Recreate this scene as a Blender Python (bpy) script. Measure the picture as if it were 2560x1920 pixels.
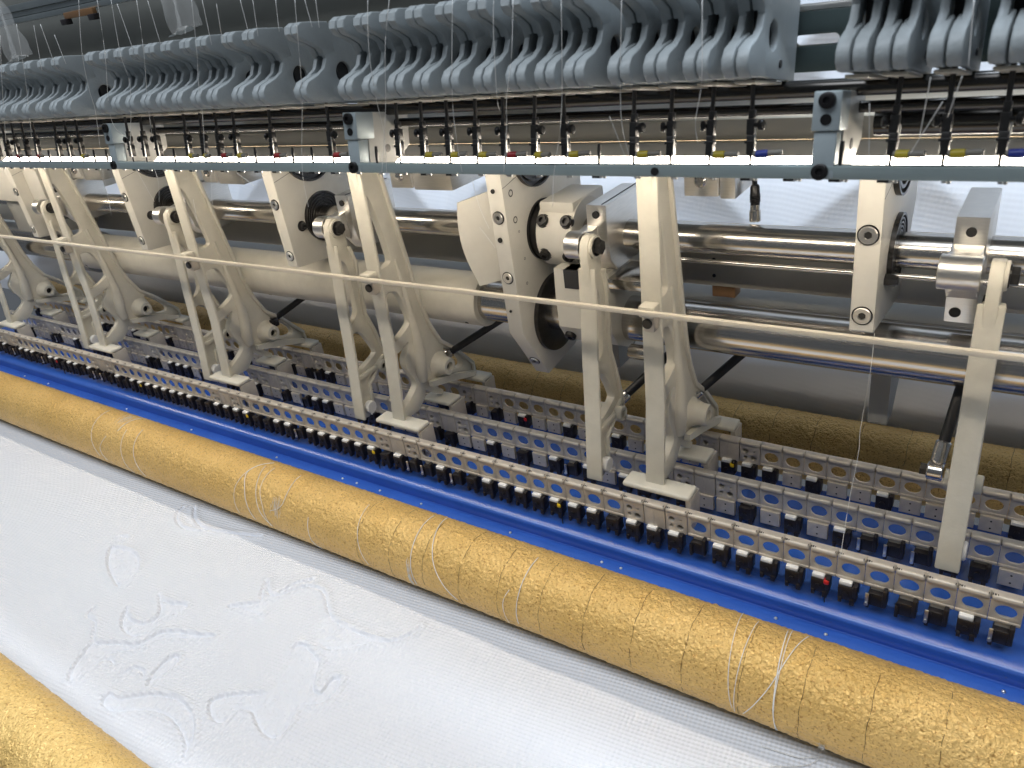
import bpy, bmesh, math, random
import numpy as np
from mathutils import Matrix, Vector

for o in list(bpy.data.objects):
    bpy.data.objects.remove(o, do_unlink=True)
scene = bpy.context.scene
C = scene.collection
rnd = random.Random(7)
ZO = 1500.0                      # camera height above the floor, mm; all figures below are mm from the camera

# ------------------------------------------------------------------ camera
cam_d = bpy.data.cameras.new('camera'); cam = bpy.data.objects.new('camera', cam_d); C.objects.link(cam)
AX = (0.8233045, 0.15985122, -0.54462583); AY = (0.55068903, -0.45743017, 0.69821145); AZ = (-0.13751834, -0.8747601, -0.46463263)
cam.matrix_world = Matrix(((AX[0], -AX[1], -AX[2], 0), (AY[0], -AY[1], -AY[2], 0), (AZ[0], -AZ[1], -AZ[2], ZO / 1000), (0, 0, 0, 1)))
cam_d.sensor_width = 36.0; cam_d.lens = 36.0 * 1925 / 2560
cam_d.clip_start = 0.02; cam_d.clip_end = 50
cam_d.dof.use_dof = True; cam_d.dof.focus_distance = 0.92; cam_d.dof.aperture_fstop = 15
scene.camera = cam

# ------------------------------------------------------------------ world, lamps, exposure
w = bpy.data.worlds.new('World'); scene.world = w; w.use_nodes = True
bg = w.node_tree.nodes['Background']; bg.inputs[0].default_value = (0.60, 0.66, 0.74, 1); bg.inputs[1].default_value = 0.14
def area(name, loc, target, sx, sy, power, col):
    l = bpy.data.lights.new(name, 'AREA'); l.shape = 'RECTANGLE'; l.size = sx; l.size_y = sy; l.energy = power; l.color = col
    o = bpy.data.objects.new(name, l); C.objects.link(o)
    o.location = loc; o.rotation_euler = (Vector(target) - Vector(loc)).to_track_quat('-Z', 'Y').to_euler()
    return o
area('ceiling_lamp', (-0.8, -0.45, 3.2), (-0.8, 0.1, 0.9), 3.2, 1.0, 53, (0.86, 0.925, 1.0))
area('ceiling_lamp', (-0.4, 1.06, 3.0), (-0.4, 1.15, 1.3), 3.6, 0.2, 74, (0.74, 0.86, 1.0))
scene.view_settings.view_transform = 'Standard'; scene.view_settings.look = 'None'
scene.view_settings.exposure = 0.13; scene.view_settings.gamma = 1.0
scene.render.engine = 'CYCLES'
scene.cycles.max_bounces = 7; scene.cycles.diffuse_bounces = 3; scene.cycles.glossy_bounces = 4; scene.cycles.transmission_bounces = 4; scene.cycles.caustics_reflective = False; scene.cycles.caustics_refractive = False
scene.render.resolution_x = 1024; scene.render.resolution_y = 768

# ------------------------------------------------------------------ materials
MATS = {}
def nodes(m):
    m.use_nodes = True; nt = m.node_tree; return nt, nt.nodes['Principled BSDF']
def mat(name, col, rough=0.5, metal=0.0, bump=0.0, bscale=200.0, var=0.0, vscale=30.0, spec=None, coat=0.0, stretch=None, rvar=0.0):
    m = bpy.data.materials.new(name); nt, p = nodes(m); N = nt.nodes; L = nt.links
    p.inputs['Base Color'].default_value = (*col, 1); p.inputs['Roughness'].default_value = rough; p.inputs['Metallic'].default_value = metal
    if spec is not None: p.inputs['Specular IOR Level'].default_value = spec
    if coat: p.inputs['Coat Weight'].default_value = coat; p.inputs['Coat Roughness'].default_value = 0.15
    tc = N.new('ShaderNodeTexCoord'); mp = N.new('ShaderNodeMapping'); L.new(tc.outputs['Object'], mp.inputs[0])
    if stretch: mp.inputs['Scale'].default_value = stretch
    if var or rvar:
        n = N.new('ShaderNodeTexNoise'); n.inputs['Scale'].default_value = vscale; n.inputs['Detail'].default_value = 6; n.inputs['Roughness'].default_value = 0.65
        L.new(mp.outputs[0], n.inputs[0])
        if var:
            r = N.new('ShaderNodeValToRGB'); r.color_ramp.elements[0].position = 0.3; r.color_ramp.elements[1].position = 0.7
            r.color_ramp.elements[0].color = (*[c * (1 - var) for c in col], 1); r.color_ramp.elements[1].color = (*[min(1, c * (1 + var * .6)) for c in col], 1)
            L.new(n.outputs[0], r.inputs[0]); L.new(r.outputs[0], p.inputs['Base Color'])
        if rvar:
            q = N.new('ShaderNodeMapRange'); q.inputs[3].default_value = max(0.02, rough - rvar); q.inputs[4].default_value = rough + rvar
            L.new(n.outputs[0], q.inputs[0]); L.new(q.outputs[0], p.inputs['Roughness'])
    if bump:
        b = N.new('ShaderNodeBump'); n2 = N.new('ShaderNodeTexNoise'); n2.inputs['Scale'].default_value = bscale; n2.inputs['Detail'].default_value = 4
        L.new(mp.outputs[0], n2.inputs[0]); L.new(n2.outputs[0], b.inputs['Height']); b.inputs['Strength'].default_value = bump; b.inputs['Distance'].default_value = 0.001
        L.new(b.outputs[0], p.inputs['Normal'])
    MATS[name] = m; return m
mat('cast_white', (0.62, 0.585, 0.495), 0.42, bump=0.25, bscale=420, var=0.10, vscale=26, rvar=0.08)
mat('plate_white', (0.66, 0.63, 0.56), 0.38, bump=0.10, bscale=500, var=0.07, vscale=22, rvar=0.07)
mat('beige_panel', (0.58, 0.52, 0.42), 0.45, var=0.06, vscale=9)
mat('beige_light', (0.66, 0.60, 0.50), 0.4, var=0.05, vscale=9)
mat('steel', (0.64, 0.61, 0.57), 0.20, 1.0, bump=0.05, bscale=40, var=0.18, vscale=30, stretch=(0.25, 14, 14), rvar=0.07)
mat('dark_rod', (0.085, 0.08, 0.075), 0.24, 1.0, var=0.3, vscale=20, stretch=(0.4, 8, 8), rvar=0.08)
mat('aluminium', (0.78, 0.76, 0.72), 0.34, 1.0, bump=0.06, bscale=120, var=0.08, vscale=60, stretch=(1, 1, 10), rvar=0.08)
mat('rail_cast', (0.57, 0.51, 0.43), 0.38, 0.25, bump=0.15, bscale=300, var=0.15, vscale=50, rvar=0.08)
mat('black_steel', (0.012, 0.011, 0.011), 0.36, 0.3, bump=0.1, bscale=300, var=0.3, vscale=90, rvar=0.1)
mat('hole_black', (0.008, 0.007, 0.007), 0.7)
mat('holder_black', (0.018, 0.015, 0.016), 0.40, 0.1, var=0.4, vscale=120)
mat('white_cap', (0.80, 0.78, 0.74), 0.35, var=0.05, vscale=100)
mat('blue_paint', (0.036, 0.118, 0.47), 0.24, bump=0.05, bscale=90, var=0.10, vscale=14, coat=0.3, rvar=0.07)
mat('bracket_grey', (0.31, 0.34, 0.35), 0.50, bump=0.25, bscale=500, var=0.10, vscale=40, rvar=0.08)
mat('bar_teal', (0.36, 0.43, 0.43), 0.36, 0.35, var=0.10, vscale=25, stretch=(0.4, 6, 6), rvar=0.08)
mat('bracket_block', (0.42, 0.48, 0.50), 0.40, 0.3, var=0.08, vscale=40)
mat('post_dark', (0.075, 0.072, 0.070), 0.32, 0.8, var=0.25, vscale=120, rvar=0.1)
mat('tag_red', (0.28, 0.012, 0.014), 0.4); mat('tag_yellow', (0.40, 0.31, 0.02), 0.4); mat('tag_blue', (0.015, 0.03, 0.22), 0.4)
mat('tag_sleeve', (0.17, 0.155, 0.13), 0.5)
mat('thread_white', (0.82, 0.81, 0.78), 0.7)
mat('beam_grey', (0.19, 0.195, 0.18), 0.5, bump=0.05, bscale=60, var=0.08, vscale=5)
mat('rail_alu', (0.42, 0.47, 0.48), 0.3, 0.9, var=0.12, vscale=18, stretch=(0.3, 8, 8))
mat('brass', (0.36, 0.20, 0.10), 0.4, 0.7, var=0.15, vscale=60)
mat('teal_rail', (0.10, 0.135, 0.135), 0.35, 0.6, var=0.1, vscale=20)
mat('cream', (0.80, 0.70, 0.55), 0.5, var=0.05, vscale=8)
mat('bearing_grey', (0.055, 0.052, 0.05), 0.30, 0.6, var=0.35, vscale=90, rvar=0.1)
mat('gap_dark', (0.03, 0.03, 0.032), 0.6)
mat('seam_dark', (0.10, 0.055, 0.015), 0.6, var=0.5, vscale=60)
mat('grey_paint', (0.33, 0.33, 0.31), 0.45, var=0.08, vscale=15)
mat('cable_black', (0.012, 0.012, 0.013), 0.38)
mat('mark_dark', (0.05, 0.045, 0.04), 0.6)
mat('red_dot', (0.62, 0.02, 0.02), 0.35); mat('yellow_dot', (0.78, 0.52, 0.01), 0.35)

m = bpy.data.materials.new('film_clear'); nt, p = nodes(m); MATS['film_clear'] = m
p.inputs['Base Color'].default_value = (0.9, 0.9, 0.88, 1); p.inputs['Roughness'].default_value = 0.18; p.inputs['Alpha'].default_value = 0.22
m = bpy.data.materials.new('led'); nt, p = nodes(m); MATS['led'] = m
p.inputs['Base Color'].default_value = (1, 1, 1, 1); p.inputs['Emission Color'].default_value = (1.0, 0.905, 0.77, 1); p.inputs['Emission Strength'].default_value = 27.0

def gold():
    m = bpy.data.materials.new('gold_foil'); nt, p = nodes(m); N = nt.nodes; L = nt.links
    tc = N.new('ShaderNodeTexCoord')
    n = N.new('ShaderNodeTexNoise'); n.inputs['Scale'].default_value = 9; n.inputs['Detail'].default_value = 8; n.inputs['Roughness'].default_value = 0.7
    n3 = N.new('ShaderNodeTexNoise'); n3.inputs['Scale'].default_value = 430; n3.inputs['Detail'].default_value = 3
    L.new(tc.outputs['Object'], n.inputs[0]); L.new(tc.outputs['Object'], n3.inputs[0])
    r = N.new('ShaderNodeValToRGB'); e = r.color_ramp.elements
    e[0].position = 0.30; e[0].color = (0.66, 0.415, 0.125, 1); e[1].position = 0.72; e[1].color = (0.83, 0.555, 0.205, 1)
    L.new(n.outputs[0], r.inputs[0])
    r2 = N.new('ShaderNodeValToRGB'); e = r2.color_ramp.elements
    e[0].position = 0.32; e[0].color = (0.50, 0.38, 0.24, 1); e[1].position = 0.45; e[1].color = (1, 1, 1, 1)
    L.new(n3.outputs[0], r2.inputs[0])
    mx = N.new('ShaderNodeMix'); mx.data_type = 'RGBA'; mx.blend_type = 'MULTIPLY'; mx.inputs[0].default_value = 0.8
    L.new(r.outputs[0], mx.inputs[6]); L.new(r2.outputs[0], mx.inputs[7]); L.new(mx.outputs[2], p.inputs['Base Color'])
    p.inputs['Metallic'].default_value = 0.35; p.inputs['Roughness'].default_value = 0.40
    v = N.new('ShaderNodeTexNoise'); v.inputs['Scale'].default_value = 400; v.inputs['Detail'].default_value = 2.5; v.inputs['Roughness'].default_value = 0.55; v.inputs['Distortion'].default_value = 0.5
    L.new(tc.outputs['Object'], v.inputs[0])
    rv = N.new('ShaderNodeMapRange'); rv.inputs[1].default_value = 0.34; rv.inputs[2].default_value = 0.62; rv.interpolation_type = 'SMOOTHSTEP'; L.new(v.outputs[0], rv.inputs[0])
    b = N.new('ShaderNodeBump'); b.inputs['Strength'].default_value = 0.9; b.inputs['Distance'].default_value = 0.0006
    L.new(rv.outputs[0], b.inputs['Height']); L.new(b.outputs[0], p.inputs['Normal'])
    MATS['gold_foil'] = m
gold()
def fabric(name, period, use_attr):
    m = bpy.data.materials.new(name); nt, p = nodes(m); N = nt.nodes; L = nt.links
    tc = N.new('ShaderNodeTexCoord'); mp = N.new('ShaderNodeMapping'); L.new(tc.outputs['Object'], mp.inputs[0])
    mp.inputs['Rotation'].default_value = (0, 0, math.radians(38)) if use_attr else (0, math.radians(38), 0)
    sx = N.new('ShaderNodeSeparateXYZ'); L.new(mp.outputs[0], sx.inputs[0])
    k = 2 * math.pi / period
    def wave(sock):
        a = N.new('ShaderNodeMath'); a.operation = 'MULTIPLY'; a.inputs[1].default_value = k; L.new(sock, a.inputs[0])
        s = N.new('ShaderNodeMath'); s.operation = 'SINE'; L.new(a.outputs[0], s.inputs[0]); return s.outputs[0]
    a = wave(sx.outputs[0]); c = wave(sx.outputs[1] if use_attr else sx.outputs[2])
    ad = N.new('ShaderNodeMath'); ad.operation = 'MULTIPLY'; L.new(a, ad.inputs[0]); L.new(c, ad.inputs[1])
    n = N.new('ShaderNodeTexNoise'); n.inputs['Scale'].default_value = 420; n.inputs['Detail'].default_value = 3; L.new(tc.outputs['Object'], n.inputs[0])
    n4 = N.new('ShaderNodeMath'); n4.operation = 'MULTIPLY_ADD'; n4.inputs[1].default_value = 3.0; n4.inputs[2].default_value = -1.5; L.new(n.outputs[0], n4.inputs[0])
    h = ad.outputs[0]
    if use_attr:
        at = N.new('ShaderNodeAttribute'); at.attribute_name = 'stipple'
        mx = N.new('ShaderNodeMix'); L.new(at.outputs['Fac'], mx.inputs[0]); L.new(h, mx.inputs[2]); L.new(n4.outputs[0], mx.inputs[3]); h = mx.outputs[0]
    b = N.new('ShaderNodeBump'); b.inputs['Strength'].default_value = 0.6 if use_attr else 0.10; b.inputs['Distance'].default_value = 0.0009; L.new(h, b.inputs['Height'])
    f = N.new('ShaderNodeTexNoise'); f.inputs['Scale'].default_value = 1500; L.new(tc.outputs['Object'], f.inputs[0])
    b2 = N.new('ShaderNodeBump'); b2.inputs['Strength'].default_value = 0.12; b2.inputs['Distance'].default_value = 0.0004; L.new(f.outputs[0], b2.inputs['Height']); L.new(b.outputs[0], b2.inputs['Normal'])
    L.new(b2.outputs[0], p.inputs['Normal'])
    p.inputs['Base Color'].default_value = (0.79, 0.80, 0.84, 1); p.inputs['Roughness'].default_value = 0.75
    p.inputs['Sheen Weight'].default_value = 0.1; p.inputs['Sheen Roughness'].default_value = 0.4
    MATS[name] = m
fabric('fabric_front', 0.0062, True)
fabric('fabric_back', 0.009, False)

# ------------------------------------------------------------------ helpers
def G(x, y, z): return (x / 1000.0, y / 1000.0, (z + ZO) / 1000.0)
ORD = {1: 'first', 2: 'second', 3: 'third'}
def nth(n):
    if n in ORD: return ORD[n]
    return '%d%s' % (n, 'th' if 10 <= n % 100 <= 20 else {1: 'st', 2: 'nd', 3: 'rd'}.get(n % 10, 'th'))
def tag(o, label, cat, group=None, kind=None):
    if label: o['label'] = label
    if cat: o['category'] = cat
    if group: o['group'] = group
    if kind: o['kind'] = kind
    return o
def thing(name, label, cat, loc, group=None):
    o = bpy.data.objects.new(name, None); o.empty_display_size = 0.02; C.objects.link(o)
    o.location = G(*loc); o['org'] = 0
    ORG[o.name] = loc
    del o['org']
    return tag(o, label, cat, group)
ORG = {}
class MB:
    """collects shapes in mm; build() links them as one mesh object"""
    def __init__(s): s.bm = bmesh.new()
    def box(s, x0, x1, y0, y1, z0, z1, bev=0.0, rot=None, piv=None, seg=2):
        g = bmesh.ops.create_cube(s.bm, size=1.0); vs = g['verts']
        for v in vs:
            v.co = Vector(((x0 + x1) / 2 + v.co.x * (x1 - x0), (y0 + y1) / 2 + v.co.y * (y1 - y0), (z0 + z1) / 2 + v.co.z * (z1 - z0)))
        if bev:
            es = list({e for v in vs for e in v.link_edges})
            r = bmesh.ops.bevel(s.bm, geom=vs + es, offset=bev, segments=seg, affect='EDGES', profile=0.5)
            vs = list({v for f in r['faces'] for v in f.verts} | {v for v in vs if v.is_valid})
        if rot:
            pv = Vector(piv) if piv else Vector(((x0 + x1) / 2, (y0 + y1) / 2, (z0 + z1) / 2))
            bmesh.ops.rotate(s.bm, verts=vs, cent=pv, matrix=Matrix.Rotation(math.radians(rot[1]), 3, rot[0]))
        return s
    def cyl(s, p0, p1, r0, r1=None, n=24, caps=True, bev=0.0):
        r1 = r0 if r1 is None else r1
        p0 = Vector(p0); p1 = Vector(p1); d = p1 - p0; L = d.length; q = d.to_track_quat('Z', 'X')
        prof = [(0, r0), (L, r1)] if not bev else [(0, r0 - bev), (bev, r0), (L - bev, r1), (L, r1 - bev)]
        rings = []
        for (h, r) in prof:
            rings.append([s.bm.verts.new(p0 + q @ Vector((r * math.cos(2 * math.pi * i / n), r * math.sin(2 * math.pi * i / n), h))) for i in range(n)])
        for a, b in zip(rings, rings[1:]):
            for i in range(n): s.bm.faces.new((a[i], a[(i + 1) % n], b[(i + 1) % n], b[i]))
        if caps:
            s.bm.faces.new(list(reversed(rings[0]))); s.bm.faces.new(rings[-1])
        return s
    def lathe(s, p0, axis, prof, n=32):
        """prof: list of (distance along axis, radius)"""
        p0 = Vector(p0); q = Vector(axis).to_track_quat('Z', 'X'); rings = []
        for (h, r) in prof:
            rings.append([s.bm.verts.new(p0 + q @ Vector((r * math.cos(2 * math.pi * i / n), r * math.sin(2 * math.pi * i / n), h))) for i in range(n)])
        for a, b in zip(rings, rings[1:]):
            for i in range(n): s.bm.faces.new((a[i], a[(i + 1) % n], b[(i + 1) % n], b[i]))
        if prof[0][1] > 0.01: s.bm.faces.new(list(reversed(rings[0])))
        if prof[-1][1] > 0.01: s.bm.faces.new(rings[-1])
        return s
    def tube(s, pts, r, n=6, caps=True):
        P = [Vector(p) for p in pts]; rings = []
        for i, p in enumerate(P):
            d = (P[min(i + 1, len(P) - 1)] - P[max(i - 1, 0)]).normalized()
            up = Vector((0, 0, 1)) if abs(d.z) < 0.9 else Vector((1, 0, 0))
            a = d.cross(up).normalized(); b = d.cross(a)
            rr = r[i] if isinstance(r, (list, tuple)) else r
            rings.append([s.bm.verts.new(p + a * (rr * math.cos(2 * math.pi * k / n)) + b * (rr * math.sin(2 * math.pi * k / n))) for k in range(n)])
        for a, b in zip(rings, rings[1:]):
            for i in range(n): s.bm.faces.new((a[i], b[i], b[(i + 1) % n], a[(i + 1) % n]))
        if caps: s.bm.faces.new(rings[0]); s.bm.faces.new(list(reversed(rings[-1])))
        return s
    def prism(s, poly, x0, x1):
        """polygon in (y,z) extruded along x"""
        a = [s.bm.verts.new((x0, y, z)) for y, z in poly]; b = [s.bm.verts.new((x1, y, z)) for y, z in poly]; n = len(poly)
        for i in range(n): s.bm.faces.new((a[i], a[(i + 1) % n], b[(i + 1) % n], b[i]))
        s.bm.faces.new(list(reversed(a))); s.bm.faces.new(b)
        return s
    def add_mesh(s, me, scale=1000.0):
        k = len(s.bm.verts); s.bm.from_mesh(me); s.bm.verts.ensure_lookup_table()
        return s
    def mesh(s, name, material, org=(0, 0, 0), ang=35):
        bmesh.ops.recalc_face_normals(s.bm, faces=s.bm.faces)
        me = bpy.data.meshes.new(name)
        for v in s.bm.verts: v.co = Vector(((v.co.x - org[0]) / 1000, (v.co.y - org[1]) / 1000, (v.co.z - org[2]) / 1000))
        s.bm.to_mesh(me); s.bm.free()
        me.polygons.foreach_set('use_smooth', [True] * len(me.polygons)); me.set_sharp_from_angle(angle=math.radians(ang))
        me.materials.append(MATS[material]); return me
    def build(s, name, material, parent=None, org=None, ang=35):
        """org: mm point that becomes the object's origin (defaults to the parent's place)"""
        if org is None: org = ORG.get(root_of(parent).name, (0, 0, 0)) if parent else (0, 0, 0)
        me = s.mesh(name, material, org, ang)
        return place(name, me, parent, None if parent else org)
def root_of(o):
    while o.parent: o = o.parent
    return o
def place(name, me, parent=None, loc=None):
    o = bpy.data.objects.new(name, me); C.objects.link(o)
    if parent: o.parent = parent
    if loc is not None:
        o.location = G(*loc) if not parent else tuple(c / 1000 for c in loc)
    return o
def copy_tree(o, parent=None):
    c = o.copy(); C.objects.link(c); c.parent = parent
    for ch in list(o.children): copy_tree(ch, c)
    return c
def chaikin(poly, it=2, k=0.22):
    for _ in range(it):
        out = []
        n = len(poly)
        for i in range(n):
            a = poly[i]; b = poly[(i + 1) % n]
            out.append((a[0] + (b[0] - a[0]) * k, a[1] + (b[1] - a[1]) * k)); out.append((b[0] + (a[0] - b[0]) * k, b[1] + (a[1] - b[1]) * k))
        poly = out
    return poly
def circ(cy, cz, r, n=24): return [(cy + r * math.cos(2 * math.pi * i / n), cz + r * math.sin(2 * math.pi * i / n)) for i in range(n)]
def plate_mb(outer, holes, x0, x1, bev=1.0):
    """plate in the (y,z) plane with holes, bevelled rims, x0..x1 thick"""
    cu = bpy.data.curves.new('tmp', 'CURVE'); cu.dimensions = '2D'; cu.fill_mode = 'BOTH'
    cu.extrude = max(0.05, (x1 - x0) / 2 - bev); cu.bevel_depth = bev; cu.bevel_resolution = 1; cu.offset = -bev
    for poly in [outer] + list(holes):
        sp = cu.splines.new('POLY'); sp.points.add(len(poly) - 1); sp.use_cyclic_u = True
        for i, (y, z) in enumerate(poly): sp.points[i].co = (y, z, 0, 1)
    ob = bpy.data.objects.new('tmp', cu); C.objects.link(ob)
    dg = bpy.context.evaluated_depsgraph_get(); me = bpy.data.meshes.new_from_object(ob.evaluated_get(dg), depsgraph=dg)
    bpy.data.objects.remove(ob); bpy.data.curves.remove(cu)
    mb = MB(); mb.bm.from_mesh(me); bpy.data.meshes.remove(me)
    xm = (x0 + x1) / 2
    for v in mb.bm.verts: v.co = Vector((v.co.z + xm, v.co.x, v.co.y))
    bmesh.ops.remove_doubles(mb.bm, verts=mb.bm.verts, dist=0.01)
    return mb
def grid_obj(name, X, Y, Z, material, org, attrs=None):
    """X,Y,Z: 2-D arrays in mm"""
    nr, nc = X.shape; me = bpy.data.meshes.new(name)
    co = np.stack([(X - org[0]) / 1000, (Y - org[1]) / 1000, (Z - org[2]) / 1000], -1).reshape(-1).astype(np.float32)
    idx = np.arange(nr * nc).reshape(nr, nc)
    q = np.stack([idx[:-1, :-1], idx[:-1, 1:], idx[1:, 1:], idx[1:, :-1]], -1).reshape(-1).astype(np.int32)
    nq = (nr - 1) * (nc - 1)
    me.vertices.add(nr * nc); me.vertices.foreach_set('co', co)
    me.loops.add(nq * 4); me.loops.foreach_set('vertex_index', q)
    me.polygons.add(nq); me.polygons.foreach_set('loop_start', np.arange(nq, dtype=np.int32) * 4); me.polygons.foreach_set('loop_total', np.full(nq, 4, np.int32))
    me.polygons.foreach_set('use_smooth', np.ones(nq, bool))
    for k, a in (attrs or {}).items():
        at = me.attributes.new(k, 'FLOAT', 'POINT'); at.data.foreach_set('value', a.reshape(-1).astype(np.float32))
    me.update(calc_edges=True); me.validate(); me.materials.append(MATS[material])
    o = bpy.data.objects.new(name, me); C.objects.link(o); o.location = G(*org); return o
rng = np.random.default_rng(5)
def smooth_noise(nr, nc, sr, sc):
    a = rng.standard_normal((nr, nc)); F = np.fft.rfft2(a)
    fr = np.fft.fftfreq(nr)[:, None]; fc = np.fft.rfftfreq(nc)[None, :]
    F *= np.exp(-2 * (math.pi ** 2) * ((fr * sr) ** 2 + (fc * sc) ** 2)); b = np.fft.irfft2(F, s=(nr, nc)); return b / b.std()

# ================================================================== SETTING: the white quilted cloth and the bed it leaves
RY, RZ, RR = 513.0, -606.0, 45.0            # main roller axis and radius
FZ = RZ - RR - 1.5                          # level of the cloth under the rollers
LINES = [[(-1073,369),(-1069,377),(-1056,381),(-1052,374),(-1059,367)],[(-1057,355),(-1036,362),(-1013,363),(-989,356),(-970,343),(-965,331),(-959,320),(-962,309),(-980,314),(-1007,322),(-1035,335),(-1052,349),(-1057,355)],[(-911,291),(-902,283),(-885,279),(-866,281),(-858,289),(-856,302),(-870,314),(-892,326)],[(-879,322),(-860,323),(-841,334),(-833,325),(-843,312),(-851,299),(-843,282),(-846,269),(-863,263),(-885,267),(-903,279),(-911,291)],[(-959,271),(-954,255),(-935,258),(-922,252),(-899,234),(-883,239),(-864,249),(-840,256),(-833,269),(-830,285),(-816,294),(-799,300),(-777,306),(-759,313)],[(-759,313),(-782,298),(-808,289),(-820,279),(-827,261),(-846,246),(-860,234),(-859,221),(-859,204),(-861,188),(-868,186),(-883,203),(-895,225),(-899,234)],[(-859,221),(-854,228),(-846,230),(-837,226)],[(-813,220),(-813,231),(-805,238),(-792,238),(-786,234)],[(-768,228),(-779,243),(-782,262),(-774,274),(-764,263),(-765,242),(-768,228)],[(-801,193),(-799,200),(-785,198),(-773,206),(-759,218),(-742,227),(-720,233),(-698,232),(-678,226),(-665,218),(-650,204)],[(-801,193),(-792,186),(-776,185),(-759,194),(-741,206),(-721,213),(-698,214),(-674,209),(-655,202),(-643,191)],[(-651,346),(-646,357),(-622,350),(-606,347),(-596,328),(-584,314),(-571,314),(-571,323),(-576,335),(-567,342),(-560,329),(-558,314),(-566,303),(-587,292),(-578,279),(-570,263),(-573,251),(-586,249),(-603,254),(-621,263),(-634,262),(-643,254),(-642,247),(-640,237),(-650,234),(-669,240),(-679,252),(-667,262),(-656,271),(-633,283)],[(-783,356),(-768,367),(-748,379),(-760,389),(-779,415),(-759,399),(-748,394),(-735,399),(-727,417),(-710,431),(-686,431),(-667,417),(-648,403),(-630,399),(-606,399),(-575,400),(-555,402),(-541,414),(-533,428),(-533,439)],[(-740,404),(-735,424),(-716,440)],[(-732,365),(-754,364),(-781,357)],[(-572,396),(-582,385),(-597,371),(-614,364)],[(-1039,465),(-1036,449),(-1005,433),(-973,433),(-952,443)],[(-1021,473),(-1000,456),(-968,446),(-938,449),(-902,459),(-859,471)]]
FILLS = [[(-1057,355),(-1036,362),(-1013,363),(-989,356),(-970,343),(-965,331),(-959,320),(-962,309),(-980,314),(-1007,322),(-1035,335),(-1052,349)],[(-911,291),(-902,283),(-885,279),(-866,281),(-858,289),(-856,302),(-879,322),(-860,323),(-841,334),(-833,325),(-843,312),(-851,299),(-843,282),(-846,269),(-863,263),(-885,267),(-903,279)],[(-899,234),(-883,239),(-864,249),(-840,256),(-833,269),(-830,285),(-816,294),(-799,300),(-777,306),(-759,313),(-782,298),(-808,289),(-820,279),(-827,261),(-846,246),(-860,234),(-859,221),(-859,204),(-861,188),(-868,186),(-883,203),(-895,225)],[(-768,228),(-779,243),(-782,262),(-774,274),(-764,263),(-765,242)],[(-801,193),(-799,200),(-785,198),(-773,206),(-759,218),(-742,227),(-720,233),(-698,232),(-678,226),(-665,218),(-650,204),(-643,191),(-655,202),(-674,209),(-698,214),(-721,213),(-741,206),(-759,194),(-776,185),(-792,186)],[(-651,346),(-646,357),(-622,350),(-606,347),(-596,328),(-584,314),(-571,314),(-571,323),(-576,335),(-567,342),(-560,329),(-558,314),(-566,303),(-587,292),(-578,279),(-570,263),(-573,251),(-586,249),(-603,254),(-621,263),(-634,262),(-643,254),(-642,247),(-640,237),(-650,234),(-669,240),(-679,252),(-667,262),(-656,271),(-633,283),(-622,292),(-635,308),(-634,328)],[(-781,357),(-748,379),(-733,392),(-732,365),(-754,364)],[(-654,400),(-648,403),(-630,399),(-606,399),(-575,400),(-555,402),(-572,396),(-582,385),(-597,371),(-622,360),(-643,377)]]
def inside(poly, X, Y):
    r = np.zeros(X.shape, bool); n = len(poly)
    for i in range(n):
        x0, y0 = poly[i]; x1, y1 = poly[(i + 1) % n]
        if y0 == y1: continue
        c = ((Y >= min(y0, y1)) & (Y < max(y0, y1))) & (X < (Y - y0) * (x1 - x0) / (y1 - y0) + x0); r ^= c
    return r
def smooth_line(l, it=2):
    for _ in range(it):
        o = [l[0]]
        for a, b in zip(l, l[1:]):
            o += [(a[0] * .75 + b[0] * .25, a[1] * .75 + b[1] * .25), (a[0] * .25 + b[0] * .75, a[1] * .25 + b[1] * .75)]
        l = o + [l[-1]]
    return l
LINES = [smooth_line(l) for l in LINES]
FILLS = [smooth_line(l + [l[0]]) for l in FILLS]
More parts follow.
